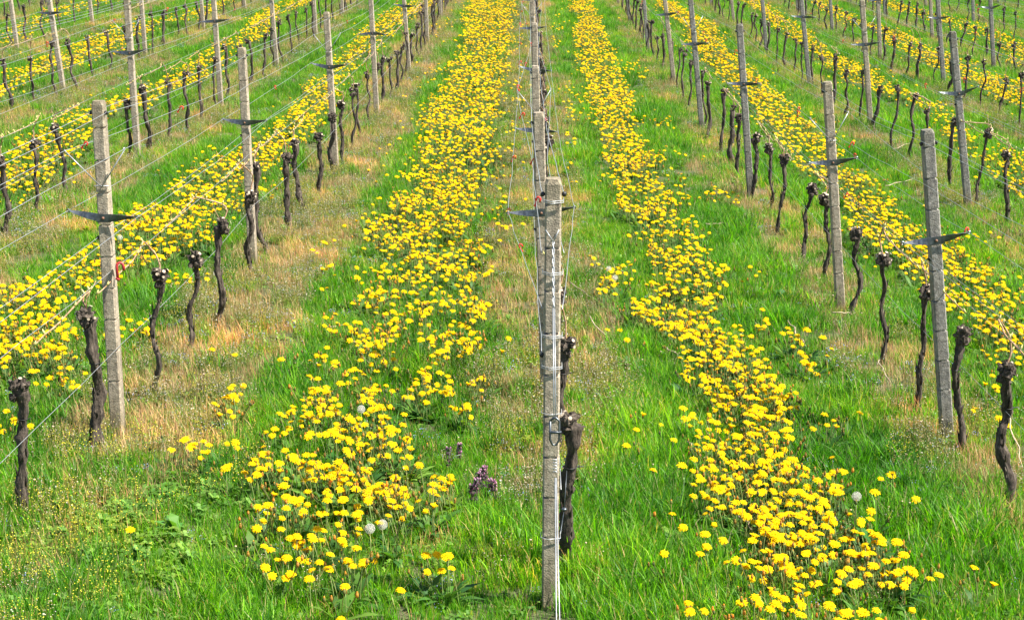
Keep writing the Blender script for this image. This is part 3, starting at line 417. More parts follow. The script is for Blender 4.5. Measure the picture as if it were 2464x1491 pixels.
# ------------------------------------------------------------------ vines
def make_vine(k,x,y,dx,H,label,rg,near):
    z0=gz(x,y)+.0; e=empty('grape_vine',(x,y,z0)); H=H+.0
    n=44 if near<14 else (22 if near<26 else 12); seg=16 if near<14 else (9 if near<26 else 6)
    ph=[rg.uniform(0,6.3) for _ in range(6)]; amp=rg.uniform(.012,.03)
    pts=[];rad=[]; r0=rg.uniform(.015,.024) if y>7 or k else .028
    rg_t=rg.choice((.85,1,1.05,1.25))
    kink=[(rg.uniform(.15,.85),rg.uniform(-.03,.03),rg.uniform(-.03,.03)) for _ in range(3)]
    hz=H-.05
    for i in range(n):
        f=i/(n-1); wv=math.sin(math.pi*f)
        ox=dx*f+amp*wv*math.sin(f*5+ph[0])+.5*amp*math.sin(f*13+ph[1])*wv; oy=amp*wv*math.sin(f*6+ph[2])
        for kf,kx,ky in kink:
            g=math.exp(-((f-kf)/.12)**2); ox+=kx*g*.7; oy+=ky*g
        pts.append(Vector((ox,oy,-.12+(hz+.12)*f)))
        rr=r0*rg_t*(1+.45*math.exp(-f*9)-.12*f+.25*max(0,f-.8)/.2)*(1+.16*math.sin(f*21+ph[3])+.1*math.sin(f*47+ph[4]))
        rad.append(rr)
    mb=MB(); mb.tube(pts,rad,seg,jit=.1,rg=rg)
    for i in range(n):
        for q in range(seg):
            v=mb.v[i*seg+q]; d=v-pts[i]; a=2*math.pi*q/seg; ca,sa=math.cos(a),math.sin(a); z=pts[i].z+ph[5]
            g=1+.5*noise.noise((ca*1.3,sa*1.3,z*14))+.5*noise.noise((ca*3.6,sa*3.6,z*5+9))+.3*noise.noise((ca*2,sa*2,z*45))
            mb.v[i*seg+q]=pts[i]+d*g
    # flaking bark strips
    if near<20:
        for q in range(26):
            i=rg.randrange(2,n-3); a=rg.uniform(0,6.3); c=pts[i]+Vector((math.cos(a),math.sin(a),0))*rad[i]*.95; L_=rg.uniform(.03,.09)
            mb.tube([c,c+Vector((math.cos(a)*.006,math.sin(a)*.006,L_*.6)),c+Vector((math.cos(a)*.012,math.sin(a)*.012,L_))],[.006,.004,.001],3)
    mb.obj('trunk',['bark'],e)
    # knobby head
    hd=MB(); top=pts[-1]; lean=rg.uniform(-.03,.03)
    nb=22 if near<20 else 7
    for q in range(nb):
        a=rg.uniform(0,6.3); rr=rg.uniform(.01,.036); c=top+Vector((math.cos(a)*rr+lean,math.sin(a)*rr,rg.uniform(-.04,.045)))
        hd.blob(c,rg.uniform(.011,.025),rg=rg,jit=.5,seg=7,rings=5)
    stubs=[]
    for q in range(13 if near<20 else 4):
        a=rg.uniform(0,6.3); el=rg.uniform(-.2,1.2); d=Vector((math.cos(a)*math.cos(el),math.sin(a)*math.cos(el),math.sin(el)))
        c=top+Vector((lean,0,.01))+d*.03; r=rg.uniform(.006,.012); hd.tube([c,c+d*rg.uniform(.012,.03)],[r*1.3,r*.9],6); stubs.append((c,d,r,hd.v[-1]))
    ho=hd.obj('head',['bark'],e,smooth=False)
    cu=MB()
    for c,d,r,_ in stubs:
        cu.disc(c+d*.0315,r*.95,6,nrm=d)
    cu.obj('pruning_cuts',['cut'],ho)
    # cane tied down along the bearing wire, towards the camera
    if rg.random()<.62:
        cn=MB(); zc=.92-(0.0); xr=k*W+X0; 
        px=POSTROW[k]; 
        sx=0
        for p in px:
            if abs(p['y']-y)<3: sx=p['x']+p['sl']*.92+.02-x
        s0=top+Vector((lean,0,.03)); L_=rg.uniform(.7,1.0); ln=[]
        rise=zc-s0.z
        ctrl=[s0,s0+Vector((rg.uniform(-.03,.03),.03,rise*.6)),Vector((sx,-.02-rg.uniform(0,.1),zc+rg.uniform(0,.06))),Vector((sx,-.18,zc+.01)),Vector((sx,-.18-L_*.5,zc-.005)),Vector((sx+rg.uniform(-.01,.01),-.18-L_,zc-.005))]
        zz=lambda yy: gz(x,y+yy)-z0
        nn=22 if near<20 else 12
        for i in range(nn):
            f=i/(nn-1)*(len(ctrl)-1); j=min(int(f),len(ctrl)-2); u=f-j
            P0=ctrl[max(j-1,0)];P1=ctrl[j];P2=ctrl[j+1];P3=ctrl[min(j+2,len(ctrl)-1)]
            q=.5*((2*P1)+(P2-P0)*u+(2*P0-5*P1+4*P2-P3)*u*u+(3*P1-P0-3*P2+P3)*u**3)
            q=q+Vector((rg.uniform(-.004,.004),0,rg.uniform(-.004,.004))); ln.append(q)
        cn.tube(ln,[ .0048*(1.15-.5*i/nn)*(1.25 if i%3==0 else 1) for i in range(nn)],6)
        co_=cn.obj('cane',['cane'],e)
        bd=MB()
        for i in range(3,nn,2 if near<20 else 3):
            c=ln[i]; a=rg.choice((-1,1)); bd.tube([c,c+Vector((a*.008,0,.012)),c+Vector((a*.012,0,.026))],[.005,.006,.001],5)
        bd.obj('buds',['bud'],co_)
        if rg.random()<.35:
            c2=MB(); q0=top+Vector((lean,0,.02)); c2.tube([q0,q0+Vector((rg.uniform(-.05,.05),.02,.08)),q0+Vector((rg.uniform(-.08,.08),rg.uniform(-.05,.05),.17))],[.004,.003,.002],5); c2.obj('shoot',['cane'],e)
    if near<26:
        tz=.5 if H>.55 else .4; i=min(range(n),key=lambda i:abs(pts[i].z-tz)); c=pts[i]; r=rad[i]*1.08
        tm=MB(); tm.tube([c+Vector((math.cos(a)*r,math.sin(a)*r,0)) for a in [q*math.pi/5 for q in range(11)]]+[c+Vector((r*1.9,-.01,.006))],.0028,4); tm.obj('tie',['black'],e)
    return e
byrow={}
for k,x,y,dx,H in VINES: byrow.setdefault(k,[]).append([x,y,dx,H])
byrow[0]=[[.15,6.85,.045,.75],[.15,8.55,.03,.7],[.16,9.75,0,.72],[.15,11.0,0,.7]]
byrow[-5]=[];
NV=0
for k in range(-5,7):
    L=sorted(byrow.get(k,[]),key=lambda a:a[1]); rg=random.Random(50+k)
    y=L[-1][1] if L else abs(k)*7.3; xr=L[-1][0] if L else k*W+X0
    while y<51:
        y+=rg.uniform(.98,1.2)
        if min(abs(p['y']-y) for p in POSTROW[k])<.12: y+=.25
        if k==0 and y<30: xx=.15+rg.uniform(-.01,.02)
        else: xx=xr+rg.uniform(-.05,.05)
        L.append([xx,y,rg.uniform(-.05,.05),rg.uniform(.64,.8)])
    if k!=0:
        y=L[0][1]-1.1; c=0
        while c<2: L.insert(0,[L[0][0],y,rg.uniform(-.04,.04),.73]); y-=1.1; c+=1
    n=0
    for x,y,dx,H in L:
        n+=1; NV+=1
        look='left-leaning' if dx<-.03 else ('right-leaning' if dx>.03 else 'upright')
        if y<.5: continue
        make_vine(k,x,y,dx,H,None,random.Random(int(x*311+y*917)),y)['label']='gnarled dark %s vine, %s from the front in the %s'%(look,ordn(n),rowname(k))
        e=[o for o in COL.objects][-1]
for o in COL.objects:
    if o.name.startswith('grape_vine'): o['category']='vine'; o['group']='pruned vines planted in rows'
# ------------------------------------------------------------------ vegetation source meshes
def src(colname,meshes):
    c=bpy.data.collections.new(colname)
    for i,me in enumerate(meshes):
        o=bpy.data.objects.new('%s_%02d'%(colname,i),me); c.objects.link(o)
    return c
def vcol(base,v,rg):
    f=1+rg.uniform(-v,v); return (base[0]*f*(1+rg.uniform(-v,v)*.6),base[1]*f,base[2]*f*(1+rg.uniform(-v,v)*.5))
G1=(.1,.295,.012);G2=(.185,.39,.018);G3=(.055,.17,.014)
def grass_tuft(sd,n,R0,h0,h1,wd,bend=(.2,1.3),cols=(G1,G2,G3),dryp=.06):
    rg=random.Random(sd); mb=MB()
    for i in range(n):
        a=rg.uniform(0,6.3); r=R0*math.sqrt(rg.random()); d=rg.uniform(0,6.3); L=rg.uniform(h0,h1)
        c=vcol(rg.choice(cols),.25,rg) if rg.random()>dryp else vcol((.42,.34,.16),.2,rg)
        mb.blade((math.cos(a)*r,math.sin(a)*r,-.01),d,L,wd*rg.uniform(.7,1.3),rg.uniform(*bend),c,segs=3,twist=rg.uniform(-.8,.8))
    return mb.mesh('tuft',['grass'])
def leafrose(mb,rg,n,L0,L1,wd,c0=(0,0,0),cols=(G1,G3),mi=0,elev=(.1,.7)):
    for i in range(n):
        d=rg.uniform(0,6.3); L=rg.uniform(L0,L1); el=rg.uniform(*elev); col=vcol(rg.choice(cols),.25,rg)
        b0=len(mb.v); hx,hy=math.cos(d),math.sin(d); px,py=-hy,hx; segs=5
        for j in range(segs+1):
            f=j/segs; w_=wd*(.25+.75*math.sin(math.pi*min(1,f*.85+.1)))*(1 if j%2 else .62)*.5
            if j==segs: w_=.001
            z=math.sin(el)*L*f-.25*L*f*f; rr=math.cos(el)*L*f
            p=Vector(c0)+Vector((hx*rr,hy*rr,z+.004)); mb.v.append(p+Vector((px*w_,py*w_,w_*.5))); mb.v.append(p-Vector((px*w_,py*w_,-w_*.5)))
        for j in range(segs): a=b0+2*j; mb.quad((a,a+1,a+3,a+2),mi,col)
def herb(sd):
    rg=random.Random(sd); mb=MB(); 
    for q in range(12):
        c=(rg.uniform(-.07,.07),rg.uniform(-.07,.07),rg.uniform(0,.05)); leafrose(mb,rg,4,.02,.06,.022,c,cols=((.13,.25,.05),(.09,.2,.04)),elev=(.1,1.1))
    for q in range(14): mb.blade((rg.uniform(-.07,.07),rg.uniform(-.07,.07),0),rg.uniform(0,6.3),rg.uniform(.05,.12),.004,rg.uniform(.3,1.2),vcol(G1,.25,rg))
    return mb.mesh('herb',['leaf'])
def dry_tuft(sd,red):
    rg=random.Random(sd); mb=MB(); cols=[(.58,.4,.18),(.46,.29,.13),(.66,.5,.26)]+([(.36,.16,.09),(.4,.21,.12)] if red else [(.22,.26,.07)])
    for q in range(46):
        a=rg.uniform(0,6.3); r=.1*math.sqrt(rg.random())
        mb.blade((math.cos(a)*r,math.sin(a)*r,-.01),rg.uniform(0,6.3),rg.uniform(.03,.15),.0035,rg.uniform(.1,1.7),vcol(rg.choice(cols),.25,rg),segs=2)
    for q in range(6): mb.blade((rg.uniform(-.08,.08),rg.uniform(-.08,.08),0),rg.uniform(0,6.3),rg.uniform(.04,.1),.004,rg.uniform(.3,1.2),vcol(G1,.25,rg),segs=2)
    return mb.mesh('dry',['dry'])
def weed(sd,kind):
    rg=random.Random(sd); mb=MB()
    fl={'w':[(.62,.59,.48),(.55,.48,.33),(.45,.36,.2)],'y':[(.75,.68,.06),(.6,.6,.08)],'b':[(.35,.42,.85),(.75,.8,.95)],'m':[(.6,.57,.46),(.5,.46,.1),(.5,.36,.18)]}[kind]
    for q in range(15):
        a=rg.uniform(0,6.3); r=.1*math.sqrt(rg.random()); x,y=math.cos(a)*r,math.sin(a)*r; h=rg.uniform(.07,.2) if kind!='b' else rg.uniform(.03,.08); dx,dy=rg.uniform(-.03,.03),rg.uniform(-.03,.03)
        mb.tube([(x,y,0),(x+dx*.5,y+dy*.5,h*.6),(x+dx,y+dy,h)],[.0012,.001,.0006],3,mi=0,col=vcol((.24,.25,.08),.3,rg),cap=False)
        for z in range(rg.randrange(2,6)):
            f=rg.uniform(.6,1.04); s_=rg.uniform(.0018,.0036)*(2.0 if rg.random()<.07 and kind in 'wm' else 1)
            mb.blob((x+dx*f+rg.uniform(-.014,.014),y+dy*f+rg.uniform(-.014,.014),h*f),s_,mi=1,col=vcol(rg.choice(fl),.15,rg),seg=4,rings=3,sq=(1,1,.7))
    for q in range(7): leafrose(mb,rg,3,.02,.05,.012,(rg.uniform(-.08,.08),rg.uniform(-.08,.08),rg.uniform(0,.05)),cols=((.13,.27,.04),(.2,.28,.07)),elev=(.2,1.1))
    for q in range(16): mb.blade((rg.uniform(-.09,.09),rg.uniform(-.09,.09),0),rg.uniform(0,6.3),rg.uniform(.03,.12),.0035,rg.uniform(.2,1.4),vcol(rg.choice([(.5,.37,.17),(.14,.3,.03),(.2,.32,.05)]),.25,rg),segs=2)
    return mb.mesh('weed',['leaf','flora'])
def dand_leaves(sd):
    rg=random.Random(sd); mb=MB(); leafrose(mb,rg,13,.09,.2,.036,cols=((.07,.17,.03),(.1,.22,.04),(.05,.13,.03)),elev=(.15,1.1))
    for q in range(rg.randrange(2,6)):
        a=rg.uniform(0,6.3); x,y=math.cos(a)*.05,math.sin(a)*.05; h=rg.uniform(.12,.21); e=(x*1.8,y*1.8,h)
        mb.tube([(x*.3,y*.3,0),(x,y,h*.6),e],.0018,4,col=vcol((.2,.22,.08),.2,rg),cap=False)
        mb.blob(e,.007,col=vcol(rg.choice([(.3,.2,.06),(.16,.2,.07),(.42,.24,.05)]),.2,rg),seg=6,rings=4,sq=(1,1,1.6)); mb.blob((e[0],e[1],e[2]+.011),.004,col=vcol((.5,.29,.06),.2,rg),seg=5,rings=3)
    return mb.mesh('rosette',['leaf'])
S_grass=src('src_grass',[grass_tuft(i,70,.11,.07,.175,.0055+.0016*(i%3),dryp=.05+.04*(i%3)) for i in range(5)]+[grass_tuft(20+i,70,.12,.04,.11,.005,dryp=.14) for i in range(3)]+[herb(40+i) for i in range(3)]+[grass_tuft(60,34,.09,.16,.3,.009,bend=(.5,1.6)),grass_tuft(61,34,.09,.16,.28,.009,bend=(.5,1.6))])
S_dry=src('src_dry',[dry_tuft(i,i%2) for i in range(6)])
S_weed=src('src_weed',[weed(i,'mwymwb'[i%6]) for i in range(12)])
S_leaf=src('src_leaf',[dand_leaves(i) for i in range(6)])
# dandelion pieces
def head_mb(sd,Rr,petals=(26,22,16,10),segs=2):
    rg=random.Random(sd); mb=MB(); cls={3:.75,8:.45,11:.2}.get(sd%100,0)
    sp=[(1,-.1+cls),(.9,.1+cls*.9),(.7,.28+cls*.6),(.42,.55+cls*.3)]
    for (n,(lf,el)) in zip(petals,sp):
        o=rg.uniform(0,6.3)
        for i in range(n):
            a=o+2*math.pi*(i+rg.uniform(-.3,.3))/n; L=Rr*lf*rg.uniform(.74,1.1); e_=el+rg.uniform(-.12,.12); wd=Rr*.17
            hx,hy=math.cos(a),math.sin(a); px,py=-hy,hx; b0=len(mb.v); base=Vector((0,0,.001))
            col=vcol((.95,.64,.006) if lf>.5 else (.93,.53,.006),.05,rg)
            for j in range(segs+1):
                f=j/segs; r=L*f*math.cos(e_)*(1 if f<1 else .98); z=L*f*math.sin(e_)+Rr*.22*math.sin(math.pi*f*.8)*(1 if lf>.5 else .4)-(.12*Rr*f*f if lf>.8 else 0); w_=wd*(.3+.7*f)*.5
                p=base+Vector((hx*r,hy*r,z)); mb.v.append(p+Vector((px*w_,py*w_,0))); mb.v.append(p-Vector((px*w_,py*w_,0)))
            for j in range(segs): q=b0+2*j; mb.quad((q,q+1,q+3,q+2),0,col)
    mb.blob((0,0,Rr*.12),Rr*.34,col=(.9,.6,.01),seg=8,rings=4,sq=(1,1,.7))
    return mb
def stem_pts(h,rg,lean):
    return [Vector((lean.x*h*f*f,lean.y*h*f*f,-.03+(h+.03)*f)) for f in (0,.25,.5,.75,1)]
def bract_into(mb,c,Rr,mi,rg):
    mb.blob(c-Vector((0,0,.004)),Rr*.33,mi=mi,seg=6,rings=4,sq=(1,1,1.1))
    for i in range(7):
        a=i*.9; mb.blade(c+Vector((math.cos(a)*Rr*.2,math.sin(a)*Rr*.2,-.004)),a,Rr*.6,Rr*.2,2.2,(.1,.18,.04),mi=mi,segs=2)
SUNT=Vector((SUN_TO.x,SUN_TO.y,0))
DV=[]
for i in range(14):
    rg=random.Random(300+i); h=rg.uniform(.13,.22); Rr=rg.uniform(.0175,.0265); lean=Vector((rg.uniform(-.2,.2),rg.uniform(-.2,.2),0))
    DV.append((h,Rr,lean,rg.gauss(.08,.28),rg.gauss(.06,.26)))
def dand_combined(i):
    h,Rr,lean,ty,tx=DV[i]; rg=random.Random(300+i); mb=MB(); sp=stem_pts(h,rg,lean)
    mb.tube(sp,.0021,4,mi=1,cap=False); tip=sp[-1]; bract_into(mb,tip,Rr,2,rg)
    hm=head_mb(500+i,Rr,petals=(18,15,11,6),segs=2); rot=Euler((tx,ty,0)).to_matrix(); b0=len(mb.v)
    for v in hm.v: mb.v.append(rot@v+tip)
    for f,c in zip(hm.f,hm.c): mb.quad(tuple(q+b0 for q in f),0,c)
    return mb.mesh('dandelion',['petal','stem','bract'])
S_dand=src('src_dandelion',[dand_combined(i) for i in range(14)])
def instancer(name,data,coll,label=None,cat=None):
    me=bpy.data.meshes.new(name); me.from_pydata([d[0] for d in data],[],[])
    a=me.attributes.new('rot','FLOAT_VECTOR','POINT'); a.data.foreach_set('vector',[c for d in data for c in d[1]])
    a=me.attributes.new('scl','FLOAT','POINT'); a.data.foreach_set('value',[d[2] for d in data])
    a=me.attributes.new('idx','INT','POINT'); a.data.foreach_set('value',[d[3] for d in data])
    a=me.attributes.new('tint','FLOAT','POINT'); a.data.foreach_set('value',[d[4] for d in data])
    o=bpy.data.objects.new(name,me); COL.objects.link(o)
    ng=bpy.data.node_groups.new(name+'_nodes','GeometryNodeTree')
    ng.interface.new_socket('Geometry',in_out='INPUT',socket_type='NodeSocketGeometry'); ng.interface.new_socket('Geometry',in_out='OUTPUT',socket_type='NodeSocketGeometry')
    n=ng.nodes; l=ng.links; gi=n.new('NodeGroupInput'); go=n.new('NodeGroupOutput'); ip=n.new('GeometryNodeInstanceOnPoints'); ci=n.new('GeometryNodeCollectionInfo')
    ci.inputs['Collection'].default_value=coll; ci.inputs['Separate Children'].default_value=True; ci.inputs['Reset Children'].default_value=True
    def na(nm,ty):
        x=n.new('GeometryNodeInputNamedAttribute'); x.data_type=ty; x.inputs['Name'].default_value=nm; return x.outputs['Attribute']
    er=n.new('FunctionNodeEulerToRotation'); l.new(na('rot','FLOAT_VECTOR'),er.inputs[0])
    l.new(gi.outputs[0],ip.inputs['Points']); l.new(ci.outputs[0],ip.inputs['Instance']); ip.inputs['Pick Instance'].default_value=True
    l.new(na('idx','INT'),ip.inputs['Instance Index']); l.new(er.outputs[0],ip.inputs['Rotation']); l.new(na('scl','FLOAT'),ip.inputs['Scale'])
    l.new(ip.outputs[0],go.inputs[0])
    md=o.modifiers.new('scatter','NODES'); md.node_group=ng
    tag(o,label,cat,kind='stuff'); return o
# ------------------------------------------------------------------ dandelion positions
BK=list(BANDS)
def band_val(x,y):
    # flower-band coverage at a ground point, None outside the surveyed bands
    best=0
    for k_ in BK:
        L=BANDS[k_]
        if y>L[0][0]:
            a=L[0]; y0,xl,xr,d=a; d*=.8
        elif y<L[-1][0]:
            if k_ in 'AB': continue
            y0,xl,xr,d=L[-1]; d*=.7
        else:
            for i in range(len(L)-1):
                if L[i][0]>=y>=L[i+1][0]:
                    f=(L[i][0]-y)/(L[i][0]-L[i+1][0]+1e-9); xl=L[i][1]*(1-f)+L[i+1][1]*f; xr=L[i][2]*(1-f)+L[i+1][2]*f; d=L[i][3]*(1-f)+L[i+1][3]*f; break
        wv=.2*noise.noise((x*2.5,y*1.1,9)); c=(xl+xr)/2; hw=(xr-xl)/2+wv; t_=abs(x-c)/max(hw,.05)
        if t_<1.0: best=max(best,d*(1.0 if t_<.8 else (1-t_)/.2*.7+.3))
        elif t_<2.0 and y>12.5: best=max(best,.09*d*(2.0-t_)*(1 if noise.noise((x*1.7,y*.9,2))>.0 else .15))
    return best
rg=random.Random(11); DP=[]
y=6.0
while y<56:
    wy=.25; xa=-.335*y-1.2; xb=.335*y+1.2
    dmax=560 if y<11.5 else (340 if y<17 else (215 if y<28 else 160))
    cnt=int((xb-xa)*wy*dmax)
    for q in range(cnt):
        x=rg.uniform(xa,xb); yy=y+rg.uniform(0,wy)
        bv=band_val(x,yy)
        if bv<=0: continue
        cl=noise.noise((x*3.1,yy*2.2,1)); cl2=noise.noise((x*9,yy*9,4))
        p=bv*max(.0,min(1.3,.8+1.2*cl+.6*cl2))*(1 if y>7.4 else 1.25)
        if rg.random()<p: DP.append((x,yy))
    y+=wy
for x,y,rx,ry,n in CLUMPS:
    for q in range(n if n<3 else int(n*1.5)):
        a=rg.uniform(0,6.3); r=math.sqrt(rg.random()) if n>1 else 0; DP.append((x+math.cos(a)*r*rx,y+math.sin(a)*r*ry))
# keep heads from sitting inside each other
cell={}; keep=[]
for x,y in DP:
    key=(int(x/.033),int(y/.033)); ok=True
    for i in(-1,0,1):
        for j in(-1,0,1):
            for a,b in cell.get((key[0]+i,key[1]+j),()):
                if (a-x)**2+(b-y)**2<(.027 if y<13 else .031)**2: ok=False
    if ok: cell.setdefault(key,[]).append((x,y)); keep.append((x,y))
DP=keep
fw=co.matrix_world
def inframe(x,y):
    return abs(x+.0107*y)/y<.318 and y>5.5
near=sorted([p for p in DP if inframe(*p)],key=lambda p:p[1])[:298]
ns=set(near); rest=[p for p in DP if p not in ns]
print('dandelions',len(DP),'vines',NV)
HM=[head_mb(700+i,DV[i][1],petals=(28,24,17,10),segs=3).mesh('flower_head',['petal']) for i in range(14)]
SM=[];BM_=[]
for i in range(14):
    s_=MB(); s_.tube(stem_pts(DV[i][0],None,DV[i][2]),.0021,5); SM.append(s_.mesh('stem',['stem'])); b_=MB(); bract_into(b_,Vector((0,0,0)),DV[i][1],0,None); BM_.append(b_.mesh('bracts',['bract']))
def zone(x,y):
    side='left' if x<0 else 'right'
    if x<-1.85: return 'yellow dandelion around the nearest vines at the far left','dandelions at the far left vines'
    if x>2.0: return 'yellow dandelion near the nearest vines at the far right','dandelions at the far right vines'
    if abs(x-.0)<.55 : return 'yellow dandelion in a loose group near the foreground post','dandelions near the foreground post'
    if y<6.9: dd='nearest end'
    elif y<7.6: dd='front part'
    elif y<8.3: dd='middle part'
    else: dd='rear part'
    return 'yellow dandelion in the %s of the flower band %s of the foreground post'%(dd,side),'dandelions in the %s of the %s foreground band'%(dd,side)
for (x,y) in near:
    i=rnd.randrange(14); h,Rr,lean,ty,tx=DV[i]; e=empty('dandelion',(x,y,gz(x,y)),rnd.uniform(-.5,.5)); s_=rnd.uniform(.85,1.15); e.scale=(s_,)*3
    z=zone(x,y); tag(e,z[0],'dandelion',z[1])
    o=bpy.data.objects.new('stem',SM[i]); COL.objects.link(o); o.parent=e
    tip=stem_pts(h,None,lean)[-1]
    o=bpy.data.objects.new('flower_head',HM[i]); COL.objects.link(o); o.parent=e; o.location=tip; o.rotation_euler=(tx,ty,0)
    q=bpy.data.objects.new('bracts',BM_[i]); COL.objects.link(q); q.parent=o
instancer('dandelion_field',[((x,y,gz(x,y)),(0,0,rnd.uniform(-.6,.6)),rnd.uniform(.82,1.15),rnd.randrange(14),rnd.random()) for x,y in rest],S_dand,'yellow dandelions in flower filling the bands between the vine rows further back','dandelions')
# ------------------------------------------------------------------ grass and undergrowth
rg=random.Random(5); Gd=[];Dd=[];Wd=[];Ld=[]
def rowdist(x): 
    k_=round((x-X0)/W); return abs(x-X0-k_*W),k_
y=3.6
while y<60:
    wy=.3; half=.34*y+1.6
    den=185 if y<10 else (125 if y<18 else (75 if y<30 else 55))
    sc_=1.0 if y<18 else (1.05 if y<30 else 1.15)
    cnt=int(2*half*wy*den)
    for q in range(cnt):
        x=rg.uniform(-half,half); yy=y+rg.uniform(0,wy); d,k_=rowdist(x)
        nz=noise.noise((x*1.3,yy*.7,7)); nz2=noise.noise((x*3.5,yy*2.5,17))
        edge=(.34 if k_>0 else .4)+.3*nz+.14*nz2+(.08 if k_==0 and yy>9.5 else 0)+(.16 if k_==-1 and x>k_*W+X0 else 0)
        if yy<8.5: edge-= .16*(8.5-yy)+(.2 if k_==0 else 0)
        z=gz(x,yy); rz=rg.uniform(0,6.3); ti=min(1,max(0,.5+.45*noise.noise((x*.8,yy*.8,31))+rg.uniform(-.3,.3)))
        if yy<8.3 and x<-1.9 and rg.random()<.6: d=9
        if d<edge and rg.random()<(.97 if k_==-1 else (.85 if k_<=0 else .68))-.3*max(0,nz2):
            if nz2+.45*noise.noise((x*.6,yy*.35,77))>.1: Wd.append(((x,yy,z),(0,0,rz),rg.uniform(.7,1.2)*sc_,rg.randrange(12),ti))
            else: Dd.append(((x,yy,z),(0,0,rz),rg.uniform(.7,1.2)*sc_,rg.randrange(6),ti))
            if rg.random()<(.1 if (k_==-1 and x>-2.3) else .28): Gd.append(((x,yy,z),(0,0,rz),rg.uniform(.5,.9)*sc_,rg.randrange(11),ti))
        else:
            tall=noise.noise((x*.9,yy*.6,55))+.35*nz2
            dm=rg.random()
            if dm<.07: ix=8+rg.randrange(3)
            elif tall>-.05: ix=rg.randrange(5) if dm<.93 else 11+rg.randrange(2)
            else: ix=5+rg.randrange(3) if dm<.6 else rg.randrange(5)
            s_=(1-.38*min(1,band_val(x,yy)) if y>9 else 1-.42*min(1,band_val(x,yy)))*(.62+.42*max(0,min(1,.5+tall*1.3)))*rg.uniform(.85,1.15)
            Gd.append(((x,yy,z),(rg.uniform(-.12,.12),rg.uniform(-.12,.12),rz),s_*sc_,ix,ti))
            if rg.random()<.035: Wd.append(((x,yy,z),(0,0,rz),rg.uniform(.6,1),rg.choice((5,11,5,1)),ti))
            if rg.random()<.04: Dd.append(((x,yy,z),(0,0,rz),rg.uniform(.6,1)*sc_,rg.randrange(6),ti))
    y+=wy
for n_,(x,y) in enumerate(DP):
    if rg.random()<(.5 if y<12 else (.35 if y<20 else .2)): Ld.append(((x+rg.uniform(-.03,.03),y+rg.uniform(-.03,.03),gz(x,y)),(0,0,rg.uniform(0,6.3)),rg.uniform(.7,1.15),rg.randrange(6),rg.random()))
for q in range(170):
    x=rg.gauss(-2.0,.4); y=rg.uniform(5.6,8.0); Gd.append(((x,y,gz(x,y)),(0,0,rg.uniform(0,6.3)),rg.uniform(.8,1.15),8+rg.randrange(3),.5+.5*rg.random()))
# fresh green weeds with yellow specks round the nearest left vines
for q in range(60):
    x=rg.gauss(-2.1,.28); y=rg.uniform(5.6,8.8); Wd.append(((x,y,gz(x,y)),(0,0,rg.uniform(0,6.3)),rg.uniform(.9,1.3),rg.choice((2,8,2,8,3)),rg.random()))
print('tufts',len(Gd),len(Dd),len(Wd),len(Ld))
instancer('grass',Gd,S_grass,'lush green grass growing between the vine rows','grass')
instancer('dry_grass',Dd,S_dry,'dry tan and reddish grass in the strips under the vines','dry grass')
instancer('small_weeds',Wd,S_weed,'low flowering weeds with white and yellow specks under the vines','weeds')
instancer('dandelion_leaves',Ld,S_leaf,'toothed dandelion leaves and closed buds among the flowers','leaves')
# ------------------------------------------------------------------ seed heads, dead nettles, docks, twigs
def seed_head(x,y,label,s=1.0):
    e=empty('dandelion_clock',(x,y,gz(x,y))); h=.19; rg=random.Random(int(x*100+y*10))
    a=MB(); a.tube([(0,0,-.02),(.004,.0,h*.5),(.002,0,h)],.002,5); a.obj('stem',['stem'],e)
    b=MB(); c=Vector((.002,0,h+.012))
    for i in range(120):
        z=1-2*(i+.5)/120; r=math.sqrt(1-z*z); t_=i*2.39996; d=Vector((r*math.cos(t_),r*math.sin(t_),z)); p=c+d*.021*s
        b.tube([c+d*.004,p],.00025,3,cap=False)
        u=d.orthogonal().normalized(); v=d.cross(u)
        for j in range(4):
            an=j*1.571; tip=p+(u*math.cos(an)+v*math.sin(an))*.0042+d*.0014; tw=d*.0004+(v*math.cos(an)-u*math.sin(an))*.0007
            b0=len(b.v); b.v+= [p,tip+tw,tip-tw]; b.quad((b0,b0+1,b0+2))
    b.blob(c,.0035*s,seg=10,rings=8,rg=rg,jit=.06)
    b.obj('seed_globe',['down'],e); tag(e,label,'seed head','white dandelion clocks')
SL=['round white dandelion clock among the rear flowers of the left foreground band','left of two white dandelion clocks side by side near the front','right of two white dandelion clocks side by side near the front','white dandelion clock at the right edge of the right foreground band','upper of two white dandelion clocks right of the foreground post','lower of two white dandelion clocks right of the foreground post','white dandelion clock right of the nearest tan post','white dandelion clock among grass in the left aisle']
for (x,y),l in zip(SEEDS,SL): seed_head(x,y,l,1.0)
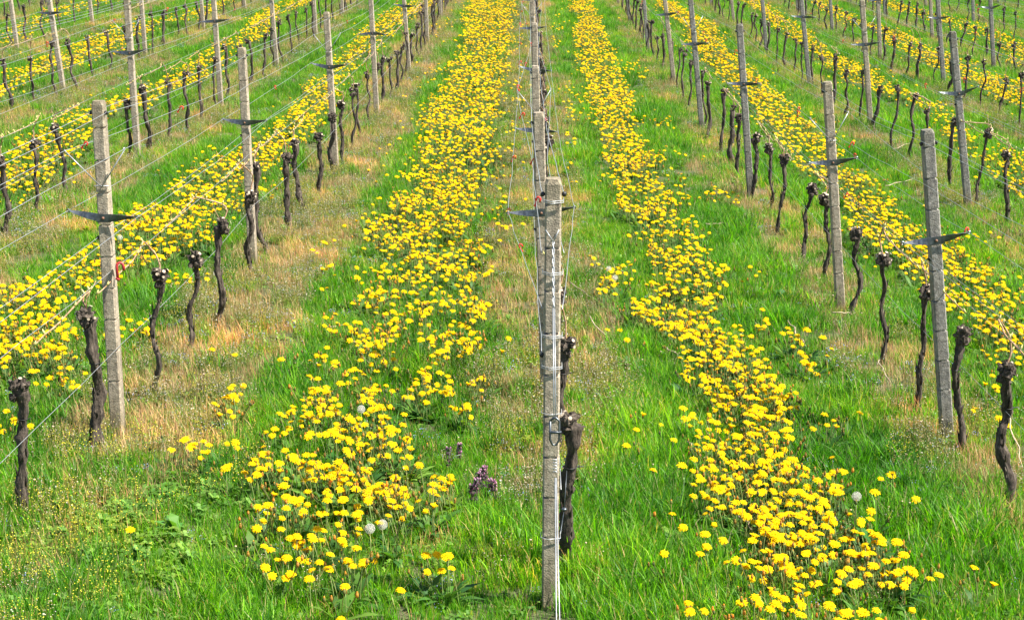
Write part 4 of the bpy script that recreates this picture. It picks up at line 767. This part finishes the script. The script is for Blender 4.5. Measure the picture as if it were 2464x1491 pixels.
for j,(x,y) in enumerate(NETTLES):
    rg=random.Random(j); e=empty('dead_nettle',(x,y,gz(x,y))); h=rg.uniform(.13,.19); a=MB(); a.tube([(0,0,0),(.005,0,h*.5),(.0,.004,h)],.0022,4,col=(.2,.12,.1)); a.obj('stem',['leaf'],e)
    b=MB()
    for f in (.45,.62,.76,.88,.97):
        leafrose(b,rg,5,.016,.026,.018,(0,0,h*f),cols=((.12,.13,.06),(.17,.09,.09)),elev=(-.2,.5))
    b.obj('leaves',['leaf'],e); c=MB()
    for f in (.7,.82,.93,1.0):
        for q in range(6):
            an=rg.uniform(0,6.3); p=Vector((math.cos(an)*.011,math.sin(an)*.011,h*f+.005)); c.blob(p,.0052,col=vcol(rg.choice([(.42,.16,.3),(.55,.32,.46)]),.15,rg),seg=5,rings=4,sq=(.7,.7,1.3))
    c.obj('flowers',['flora'],e); tag(e,'purple flowering dead nettle in the green aisle left of the foreground post','dead nettle','purple dead nettles')
DL=['broad leaved dock plant between the nearest right vine and flower band','grey green dock plant at the left edge of the left flower band','dock plant at the left edge of the far right-hand flower band','dark dock plant beside the far right-hand flower band','pale dock plant at the top end of the right flower band','low dock plant behind the right foreground band','dock plant right of the right foreground band','lobed leafy plant at the lower left corner','pale lobed leafy plant in the grass left of the front flower band','leafy plant at the right edge of the front right flower band']
for j,(x,y) in enumerate(DOCKS):
    rg=random.Random(90+j); mb=MB(); leafrose(mb,rg,9,.09,.17,.06,cols=((.14,.3,.05),(.1,.22,.06)),elev=(.5,1.2)); o=mb.obj('dock_plant',['leaf'],loc=(x,y,gz(x,y))); tag(o,DL[j],'plant','broad leaved plants')
TL=['pale twig in the left band of flowers','pale stalk leaning among the left band of flowers','pale straight twig under the second right vine','long pale stick leaning by the rightmost near vine','dark thin twig in grass right of the right flower band','bent brown twig at the left edge of the right foreground band','thin twig left of the right flower band','brown twig right of the foreground post','pruned twig inside the right foreground band','dark twig on the bare patch under the right posts','thin pale twig close right of the foreground post','pale pruned cane on the ground behind the first right row','long pale pruned cane lying behind the first right row','short twig beside the right band','pale pruned cane on the ground in the second right aisle']
for j,(xa,ya,xb,yb) in enumerate(TWIGS):
    rg=random.Random(j); mb=MB(); A=Vector((xa,ya,gz(xa,ya)+.1)); B=Vector((xb,yb,gz(xb,yb)+.07))
    if j in (3,): A.z+=.12
    if (B-A).length>.7: B=A+(B-A).normalized()*.7; B.z=gz(B.x,B.y)+.08
    mb.tube([A.lerp(B,f/6)+Vector((rg.uniform(-.012,.012),rg.uniform(-.02,.02),rg.uniform(-.008,.012))) for f in range(7)],[.0045,.0042,.004,.004,.0035,.003,.002],5)
    tag(mb.obj('twig',['twig']),TL[j],'twig','pruned twigs on the ground')
